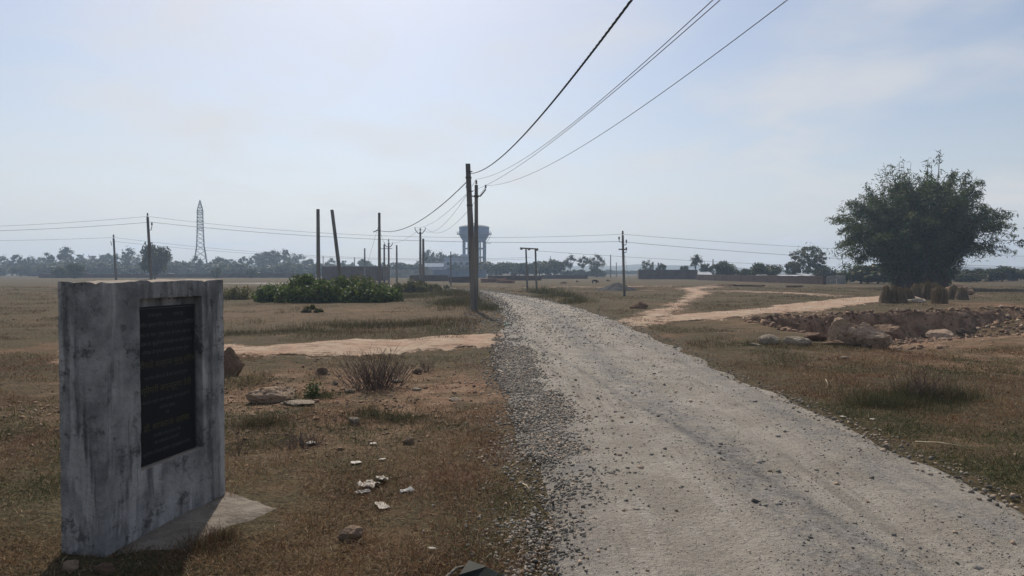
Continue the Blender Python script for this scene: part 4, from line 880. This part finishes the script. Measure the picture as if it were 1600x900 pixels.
# ------------------------------------------------------------------ straw stooks
def stook_mesh(seed, h, r0, flat):
    r = np.random.default_rng(seed); n = 900; a = r.uniform(0, 6.283, n); q = np.sqrt(r.random(n)); rb = r0 * (.45 + .55 * q); tp = r0 * (.55 if not flat else .9) * q * r.uniform(.6, 1.35, n)
    C0 = np.stack([rb * np.cos(a), rb * np.sin(a), np.zeros(n)], -1); a2 = a + r.normal(size=n) * .6; hh = h * (1 - .18 * q ** 2) * r.uniform(.72, 1.14, n)
    C1 = np.stack([tp * np.cos(a2), tp * np.sin(a2), hh], -1); sd = np.stack([-np.sin(a), np.cos(a), np.zeros(n)], -1) * .011
    V = np.stack([C0 - sd, C0 + sd, C1 + sd * .7, C1 - sd * .7], 1).reshape(-1, 3); col = np.array((.20, .145, .085)) * r.uniform(.4, 1.3, (n, 1))
    core = MB().lathe([(r0 * .9, 0), (r0 * .86, h * .35), (r0 * (.6 if not flat else .84), h * .75), (r0 * (.25 if not flat else .7), h * .93)], (0, 0, 0), 12)
    Vc = np.array(core.v); k = len(V); V2 = np.concatenate([V, Vc]); Fq = [tuple(f) for f in np.arange(4 * n).reshape(n, 4)] + [tuple(i + k for i in f) for f in core.f if len(f) == 4]
    cc_ = np.concatenate([np.repeat(np.concatenate([col, np.ones((n, 1))], 1), 4, 0), np.tile((.10, .072, .045, 1), (len(Vc), 1))])
    return npmesh('straw_stook', V2, np.array(Fq), M['straw'], False, {'col': ('FLOAT_COLOR', cc_)})
SM = [stook_mesh(s, .85, .38, False) for s in (1, 2, 3)] + [stook_mesh(5, .75, .36, True)]
WORD = ['first', 'second', 'third', 'fourth', 'fifth', 'sixth', 'seventh', 'eighth']
for k, (px, py) in enumerate([(1383, 473.5), (1397, 473), (1408, 473.5), (1420, 472.5)]):
    o = link('straw_stook', SM[k % 3], None, G(px, py)); o.rotation_euler = (R.uniform(-.12, .12), R.uniform(-.16, .16), k * 1.3); o.scale = (R.uniform(.8, 1.15), 1, R.uniform(.78, 1.02)); tag(o, WORD[k] + ' straw stook from the left in the front row by the bamboo', 'stook', 'straw stooks')
for k, (px, py, tall) in enumerate([(1431, 468, 1.15), (1441, 467, 1.2), (1451, 468, 1.15), (1461, 467, 1.1), (1490, 468, 1.0), (1503, 469, .95)]):
    o = link('straw_stook', SM[(k + 1) % 3], None, G(px, py)); o.rotation_euler = (R.uniform(-.12, .12), R.uniform(-.16, .16), k * 2.1); o.scale = (R.uniform(.85, 1.25), 1.05, tall * R.uniform(.85, 1.05)); tag(o, WORD[k] + ' straw stook from the left in the taller back row by the bamboo', 'stook', 'straw stooks')
o = link('straw_stook', SM[3], None, G(1468, 474.5)); o.scale = (1.05, 1, 1.05); tag(o, 'square-topped dark straw stook in front of the back row', 'stook', 'straw stooks')

# ------------------------------------------------------------------ stone chip heap, goat, litter
p = G(967, 454.5); V = []; NR, NA = 16, 40
for i in range(NR + 1):
    for a in range(NA):
        t = i / NR; an = 2 * math.pi * a / NA; rr = 1.75 * t * (1 + .12 * math.sin(3 * an) + .06 * math.sin(7 * an + 1)); zz = .72 * (1 - t) ** 1.0 * (1 if t > .08 else .93)
        x, y = rr * math.cos(an), rr * math.sin(an) * .8; V.append((x, y, zz - .03 * t + .05 * float(fbm(x, y, .35, 3, 2.)) * (1 - t * .4)))
Fc = [(i * NA + a, i * NA + (a + 1) % NA, (i + 1) * NA + (a + 1) % NA, (i + 1) * NA + a) for i in range(NR) for a in range(NA)]
tag(link('stone_chip_heap', npmesh('heap', V, Fc, M['chip'], False), None, (p.x, p.y + 1., p.z)), 'dark conical heap of stone chips in the right field', 'heap')
tag(rock('dirt_heap', 1000, 482, 24, 10, 'small brown rubble heap in the field right of the dark fitted pole', 'ground', 60), None)
gp = G(929, 443); gm = bpy.data.meshes.new('goat')
gv = [(0, 0, .42), (.30, 0, .43), (-.30, 0, .42), (.44, 0, .40), (.56, 0, .24), (.64, 0, .14), (-.38, 0, .40), (-.42, 0, .30)]; ge = [(0, 1), (0, 2), (1, 3), (3, 4), (4, 5), (2, 6), (6, 7)]; gr_ = [.15, .14, .14, .09, .07, .045, .05, .02]
for bi, (bx, s) in ((1, (.27, 1)), (1, (.27, -1)), (2, (-.27, 1)), (2, (-.27, -1))):
    k = len(gv); gv += [(bx, s * .09, .30), (bx + (.02 if bx > 0 else -.05), s * .09, .16), (bx, s * .09, .01)]; ge += [(bi, k), (k, k + 1), (k + 1, k + 2)]; gr_ += [.07, .04, .032]
gm.from_pydata(gv, ge, []); go = link('goat', gm, None, gp); gm.materials.append(M['goat']); md = go.modifiers.new('skin', 'SKIN')
for i, rr in enumerate(gr_): gm.skin_vertices[0].data[i].radius = (rr, rr)
gm.skin_vertices[0].data[0].use_root = True; go.modifiers.new('sub', 'SUBSURF').levels = 1; go.rotation_euler.z = .3
tag(go, 'small dark goat grazing in the far field left of the chip heap', 'goat')

def crumple(name, px, py, wpx, hpx, label, mat, seed, lift=.02, rz=0., amp=.35, cat='litter'):
    lift *= .5
    p = G(px, py); s = p.y / F; a = wpx * s; dpt = max(hpx * s * p.y / CZ * .7, a * .35); NR_, NA_ = 7, 26; r = np.random.default_rng(seed); V = [(0, 0, lift + a * amp * .2)]
    sq = r.uniform(.35, 1.); ph = r.uniform(0, 6)
    for j in range(1, NR_ + 1):
        for i in range(NA_):
            an = 2 * math.pi * i / NA_; rad = (j / NR_) * (.40 + .16 * float(fbm(math.cos(an), math.sin(an), .45, 3, seed * 1.3)) + .06 * sq * math.cos(4 * an + ph)); x, y = rad * math.cos(an), rad * math.sin(an)
            V.append((x * a, y * dpt, lift + a * amp * .38 * (abs(float(fbm(x, y, .26, 3, seed))) + .4 * float(fbm(x, y, .10, 2, seed + 3.)))))
    Fc = [(1 + (j - 1) * NA_ + i, 1 + (j - 1) * NA_ + (i + 1) % NA_, 1 + j * NA_ + (i + 1) % NA_, 1 + j * NA_ + i) for j in range(1, NR_) for i in range(NA_)] + [(0, 1 + i, 1 + (i + 1) % NA_, 0) for i in range(0)]
    Fc += [(0, 1 + i, 1 + i + 1, 1 + (i + 2) % NA_) for i in range(0, NA_, 2)]
    me = npmesh(name, V, Fc, mat, False); o = link(name, me, None, p); o.rotation_euler.z = rz
    sd = o.modifiers.new('thickness', 'SOLIDIFY'); sd.thickness = .0015
    return tag(o, label, cat)
crumple('plastic_wrapper', 576, 762, 46, 20, 'largest crumpled white plastic sheet in the near grass', M['paper'], 1, .03, .2, .6)
crumple('plastic_wrapper', 597, 752, 20, 14, 'upright crumpled white flap at the right of the largest plastic sheet', M['paper'], 2, .04, .8, .9)
crumple('plastic_wrapper', 567, 771, 30, 8, 'dull torn strip at the front of the largest plastic sheet', M['paper2'], 3, .02, -.1, .4)
crumple('plastic_wrapper', 596, 793, 24, 22, 'bright white torn wrapper nearest below the plastic sheet', M['paper'], 4, .025, .5, .5)
crumple('plastic_wrapper', 636, 770, 28, 10, 'grey shiny wrapper right of the plastic sheet', M['paper2'], 5, .025, .35, .5)
crumple('paper_scrap', 556, 725, 21, 7, 'flat white paper scrap above the plastic sheet', M['paper'], 6, .03, .1, .1)
crumple('paper_scrap', 597, 720, 14, 3, 'small flat white scrap right of the paper scrap', M['paper'], 7, .03, .4, .1)
crumple('paper_scrap', 485, 695, 19, 8, 'white scrap beside the dark twig heap', M['paper'], 8, .04, .1, .2)
crumple('paper_scrap', 675, 861, 18, 6, 'small torn white paper in the near grass by the road', M['paper'], 9, .03, -.2, .3)
crumple('paper_scrap', 583, 695, 13, 4, 'thin pale scrap between the pyramid stone and the paper scrap', M['paper'], 10, .03, 0, .1)
crumple('paper_scrap', 1318, 653, 13, 4, 'tiny pale paper on the right verge', M['paper'], 11, .03, .2, .2)
crumple('paper_scrap', 1363, 657, 9, 3, 'tiny white paper right of the other verge paper', M['paper'], 12, .03, .2, .2)
crumple('plastic_net', 797, 509, 24, 6, 'faded teal green plastic scrap at the left gravel edge', M['cloth'], 13, .03, .2, .4)
def stick(px0, py0, px1, py1, r, label):
    a, b = G(px0, py0), G(px1, py1); a.z += .03; b.z += .05; m = a.lerp(b, .5) + Vector((0, 0, .012)); tag(MB().tube([Vector(), m - a, b - a], [r, r * .9, r * .5], 5).build('dry_stalk', M['straw1'], None, True, a), label, 'stalk')
M['straw1'] = simple('dry_stalk', (.50, .43, .30), (.38, .31, .21), 12, .8)
stick(817, 762, 829, 778, .006, 'pale dry stalk on the gravel edge')
stick(778, 581, 790, 589, .010, 'pale short stick at the upper left gravel edge')
stick(1430, 695, 1506, 706, .006, 'long pale stalk lying on the right verge')
stick(1290, 596, 1294, 605, .006, 'short pale stalk on the right verge grass')
# black folded packet at the bottom edge with a pale strap
pk = empty('folded_packet', G(742, 906)); tag(pk, 'black-green folded plastic packet at the bottom edge with a pale strap', 'packet')
V = [(-.115, -.10, 0), (.12, -.10, 0), (.155, .06, 0), (-.03, .09, 0), (-.035, .045, .085), (.06, .0, .07), (.10, .03, .03), (-.075, -.06, .055)]
MB().add(V, [(0, 1, 5, 7), (1, 2, 6, 5), (2, 3, 4, 6), (3, 0, 7, 4), (7, 5, 4), (5, 6, 4), (3, 2, 1, 0)]).build('packet', M['black'], pk)
MB().tube([(-.155, -.08, .0), (-.14, -.02, .03), (-.10, .035, .045), (-.06, .05, .05)], [.008, .009, .009, .006], 6).build('strap', M['pad'], pk, True)

# ------------------------------------------------------------------ water tower
WD = 318; wt = empty('water_tower', spot(741, WD)); tag(wt, 'blue overhead water tank tower on columns in the distance', 'water tower'); S = WD / F
zt = lambda py: CZ + (425 - py) * S
MB().lathe([(5.3, zt(377.5)), (5.45, zt(376)), (6.95, zt(367.5)), (6.95, zt(356)), (6.75, zt(355.6))], (0, 0, 0), 36).build('tank', M['blue'], wt, False)
MB().lathe([(7.1, zt(355.8)), (7.1, zt(355)), (5.8, zt(353.2)), (3.4, zt(351.6)), (.8, zt(350.8)), (.3, zt(350.7))], (0, 0, 0), 36).build('dome', M['roofgrey'], wt, True)
MB().lathe([(.6, zt(350.8)), (.6, zt(349.3)), (.1, zt(348.7))], (0, 0, 0), 10).build('roof_vent', M['roofgrey'], wt)
gal = MB().lathe([(6.9, zt(366.4)), (8.1, zt(366.4)), (8.1, zt(365.7)), (6.9, zt(365.7))], (0, 0, 0), 36).build('gallery', M['bluegrey'], wt)
rl = MB()
for k in range(24): a = k * math.pi / 12; rl.tube([(8 * math.cos(a), 8 * math.sin(a), zt(365.7)), (8 * math.cos(a), 8 * math.sin(a), zt(362.6))], .05, 4)
for zz in (zt(364.2), zt(362.6)): rl.tube([(8 * math.cos(k * math.pi / 12), 8 * math.sin(k * math.pi / 12), zz) for k in range(25)], .05, 4)
rl.build('railing', M['steel'], gal)['kind'] = 'stuff'
for k in range(12):
    a = k * math.pi / 6 + .13; MB().tube([(5.15 * math.cos(a), 5.15 * math.sin(a), -.3), (5.15 * math.cos(a), 5.15 * math.sin(a), zt(377.2))], .30, 8).build('column', M['bluegrey'], wt)
for py in (388.5, 402, 414):
    ring = MB(); pts = [(5.15 * math.cos(k * math.pi / 6 + .13), 5.15 * math.sin(k * math.pi / 6 + .13), zt(py)) for k in range(13)]; ring.tube(pts, .27, 6); ring.build('ring_beam', M['bluegrey'], wt)
MB().tube([(5.6, -3, 0), (5.6, -3, zt(381)), (7.0, -3.4, zt(374)), (7.9, -2.5, zt(366))], .09, 5).build('ladder', M['steel'], wt)
MB().box((6.4, -3.2, zt(380.5)), (3.2, 1.6, .2)).build('landing', M['bluegrey'], wt)

# ------------------------------------------------------------------ lattice pylon
LD = 310; pyl = empty('lattice_pylon', spot(313.5, LD), .5); tag(pyl, 'tall steel lattice pylon above the far trees on the left', 'pylon'); S = LD / F; zt = lambda py: CZ + (425 - py) * S
lv = [(0., 3.3), (zt(400), 2.2), (zt(385), 1.55), (zt(360), 1.25), (zt(328), 1.1), (zt(313), .08)]
def wat(z): return float(np.interp(z, [a for a, b in lv], [b for a, b in lv]))
for sx, sy in ((1, 1), (1, -1), (-1, 1), (-1, -1)): MB().tube([(sx * b, sy * b, a) for a, b in lv], .20, 4).build('leg', M['steel'], pyl)
br = MB(); z = 0.
while z < zt(316):
    z2 = min(z + max(1.5, wat(z) * 1.35), zt(316)); a, b = wat(z), wat(z2)
    for p_, q_ in (((1, 1), (1, -1)), ((1, -1), (-1, -1)), ((-1, -1), (-1, 1)), ((-1, 1), (1, 1))):
        br.tube([(p_[0] * a, p_[1] * a, z), (q_[0] * b, q_[1] * b, z2)], .10, 4); br.tube([(q_[0] * a, q_[1] * a, z), (p_[0] * b, p_[1] * b, z2)], .10, 4)
        if z2 > zt(362): br.tube([(p_[0] * b, p_[1] * b, z2), (q_[0] * b, q_[1] * b, z2)], .12, 4)
    z = z2
br.build('bracing', M['steel'], pyl)['kind'] = 'stuff'
for py, hw in ((360, 1.9), (346, 1.8), (332, 1.7)): MB().tube([(-hw, 0, zt(py)), (hw, 0, zt(py))], .12, 4).build('cross_arm', M['steel'], pyl)

# ------------------------------------------------------------------ buildings and walls
def wallbox(name, px0, px1, d0, d1, z1, mat, label, thick=.4, cat='wall', ragged=0., seed=0, z1b=None):
    a, b = spot(px0, d0), spot(px1, d1); L = (b - a).length; root = empty(name, a, math.atan2(b.y - a.y, b.x - a.x)); tag(root, label, cat); n = max(2, int(L / 1.2)); V = []
    for i in range(n + 1):
        x = L * i / n; zz = z1 + ((z1b or z1) - z1) * i / n + ragged * float(fbm(x, seed * 9., 1.7, 2, seed))
        V += [(x, 0, -.4), (x, 0, zz), (x, thick, zz), (x, thick, -.4)]
    f = [(i * 4 + k, i * 4 + 4 + k, i * 4 + 4 + (k + 1) % 4, i * 4 + (k + 1) % 4) for i in range(n) for k in range(4)] + [(0, 1, 2, 3), (n * 4 + 3, n * 4 + 2, n * 4 + 1, n * 4)]
    MB().add(V, f).build('wall', mat, root); return root, L
def hgt(py, d): return CZ + (425 - py) / F * d
e, L = wallbox('brick_enclosure', 998, 1090, 150, 148, hgt(421.5, 150), M['brick2'], 'taller dark red brick enclosure at the left end of the long wall', 14, 'building')
for k in range(5): MB().box((2 + k * 2.4, -.06, 1.0), (.35, .12, 2.0)).build('pilaster', M['brick2'], e)
MB().box((3.2, 4, hgt(421.5, 150) + .9), (.28, .28, 1.8)).build('post', M['pole'], e); MB().box((4.4, 4, hgt(421.5, 150) + .8), (.28, .28, 1.6)).build('post', M['pole'], e)
wallbox('brick_wall', 1088, 1286, 138, 88, hgt(429, 138), M['brick2'], 'long low dark brick wall below the trees on the right', .4, ragged=.06, seed=2, z1b=hgt(431.5, 88))
def shed(px0, px1, d, top, low, label, roof='sheet', wall='grime'):
    a, b = spot(px0, d), spot(px1, d); L = (b - a).length; r = empty('shed', a); tag(r, label, 'shed'); h1, h0 = hgt(top, d), hgt(low, d)
    MB().box((L / 2, 2, h0 / 2 - .1), (L - .4, 4, h0)).build('wall', M[wall], r)
    MB().add([(0, -.4, h0), (L, -.4, h0), (L, 4.4, h1), (0, 4.4, h1), (0, -.4, h0 - .08), (L, -.4, h0 - .08), (L, 4.4, h1 - .08), (0, 4.4, h1 - .08)], [(0, 1, 2, 3), (7, 6, 5, 4), (0, 4, 5, 1), (1, 5, 6, 2), (2, 6, 7, 3), (3, 7, 4, 0)]).build('roof', M[roof], r)
    return r
shed(1231, 1279, 105, 429.5, 434.5, 'pale sheet-roofed shed behind the right end of the brick wall')
shed(1196, 1213, 112, 429.5, 434, 'small pale roof left of the longer shed behind the brick wall')
shed(1091, 1116, 152, 424.5, 431, 'pale roofed shed at the join of the enclosure and the long wall')
shed(1260, 1272, 118, 427, 430, 'higher grey roof behind the sheet-roofed shed')
# ruined pale hut
h0 = spot(1289, 92); rt = empty('ruined_hut', h0, -.1); tag(rt, 'small roofless pale plaster hut left of the bamboo', 'hut')
Ht = hgt(430.5, 92); segs = [(0, .35, 0, Ht - .25), (.35, .75, Ht * .62, Ht - .1), (.35, .75, 0, .35), (.75, 1.15, 0, Ht), (1.15, 1.5, Ht * .8, Ht), (1.5, 2.6, 0, Ht + .05)]
for x0, x1, z0, z1 in segs: MB().box(((x0 + x1) / 2, 0, (z0 + z1) / 2 - .02), (x1 - x0 - .004, .3, z1 - z0)).build('wall', M['grime'], rt)
MB().box((2.45, 1.15, Ht / 2), (.3, 2, Ht)).build('wall', M['grime'], rt); MB().box((.15, 1.15, Ht / 2 - .15), (.3, 2, Ht - .3)).build('wall', M['grime'], rt); MB().box((1.3, 2.3, Ht / 2 - .2), (2.6, .3, Ht - .4)).build('wall', M['grime'], rt)
# pale blue building under the tower
B0 = spot(693.5, 250); bb = empty('pale_building', B0); tag(bb, 'pale blue two-storey building below the water tower', 'building'); BH = hgt(402.5, 250); BL = 9.9
MB().box((BL / 2, 4, BH / 2), (BL, 8, BH)).build('wall', M['pale'], bb); rf = MB().box((BL / 2, 4, BH + .12), (BL + .7, 8.7, .24)).build('roof', M['bluegrey'], bb)
MB().box((7.6, 4, BH + .74), (3.4, 4, 1.0)).build('stair_head', M['pale'], rf)
for x in (1.6, 4.1, 6.4, 8.6):
    f_ = MB().box((x, -.03, BH * .68), (.95, .1, .95)).build('window', M['opening'], bb); MB().box((x, -.10, BH * .68 + .62), (1.3, .24, .12)).build('window_hood', M['pale'], f_)
MB().box((4.8, -.6, BH * .36), (9.9, 1.2, .16)).build('canopy', M['bluegrey'], bb)
shed(660, 693, 245, 411, 417, 'long low shed left of the pale blue building', 'bluegrey', 'pale')
wallbox('boundary_wall', 600, 676, 190, 188, hgt(421, 190), M['grime'], 'grey boundary wall behind the three-pronged pole', .4, seed=3)
wallbox('boundary_wall', 676.5, 760, 187, 186, hgt(421.5, 186), M['bluegrey'], 'blue-grey boundary wall below the pale blue building', .4, seed=4)
wallbox('brick_shed', 503, 600, 128, 128, hgt(416.5, 128), M['brick2'], 'long dark brick shed behind the thicket poles', 6, 'building', .08, 5)
wallbox('brick_wall', 350, 492, 190, 190, hgt(426.8, 190), M['brick2'], 'low dark brick wall across the far left field', 1.0, ragged=.2, seed=6)
wallbox('brick_wall', 60, 350, 185, 190, hgt(428, 190), M['brick2'], 'low dark wall just above the top of the grey block', 1.0, ragged=.25, seed=16)
def stack(px0, px1, d, top, label, seed, mat='brick'): return wallbox('brick_stack', px0, px1, d, d + R.uniform(-1, 1), hgt(top, d), M[mat], label, 1.4, 'brick stack', .12, seed)
stack(640, 700, 118, 430, 'low brick stack left of the thin pole', 7, 'brick2'); stack(701, 738, 104, 432.5, 'dark brick stack behind the thin pole and the thick pole', 8, 'brick2')
stack(752, 792, 104, 434.5, 'reddish brick stack just right of the thick pole', 9); stack(762, 846, 128, 430.5, 'long low brick stack beyond the twin poles', 10, 'brick2'); stack(846, 918, 160, 430, 'far low brick stack below the rounded trees', 11, 'brick2')
stack(776, 800, 98, 437.8, 'small rubble brick stack right of the reddish one', 12)
for k, (px, py, wpx, hpx, lb) in enumerate(((881, 443, 9, 3.5, 'dark low mound in the far field left of the goat'), (902, 440.5, 5, 2.5, 'tiny dark mound in the far field above the goat'), (950, 439.5, 6, 3, 'small dark mound in the far field right of the goat'), (988, 448, 4, 2, 'tiny dark mound right of the chip heap'),
                                              (1160, 447.5, 70, 4, 'long grassy hump beside the forked tracks'), (1240, 449, 26, 4, 'short grassy hump before the brick wall'))): rock('earth_mound', px, py, wpx, hpx, lb, 'ground' if k > 3 else 'rock2', 70 + k, 3, 'mound', deep=.35)

# ------------------------------------------------------------------ haze
hb_ = MB().box((0, 530, 23), (2300, 1260, 52)).build('haze', M['ground']); hb_.data.materials.clear()
hm = bpy.data.materials.new('haze_air'); hm.use_nodes = True; hm.node_tree.nodes.remove(hm.node_tree.nodes['Principled BSDF'])
pv = hm.node_tree.nodes.new('ShaderNodeVolumePrincipled'); pv.inputs['Color'].default_value = (.58, .76, 1.0, 1); pv.inputs['Density'].default_value = .0008; pv.inputs['Anisotropy'].default_value = .35
hm.node_tree.links.new(pv.outputs[0], hm.node_tree.nodes['Material Output'].inputs['Volume']); hb_.data.materials.append(hm); tag(hb_, 'pale thin haze filling the air', 'haze', kind='stuff')
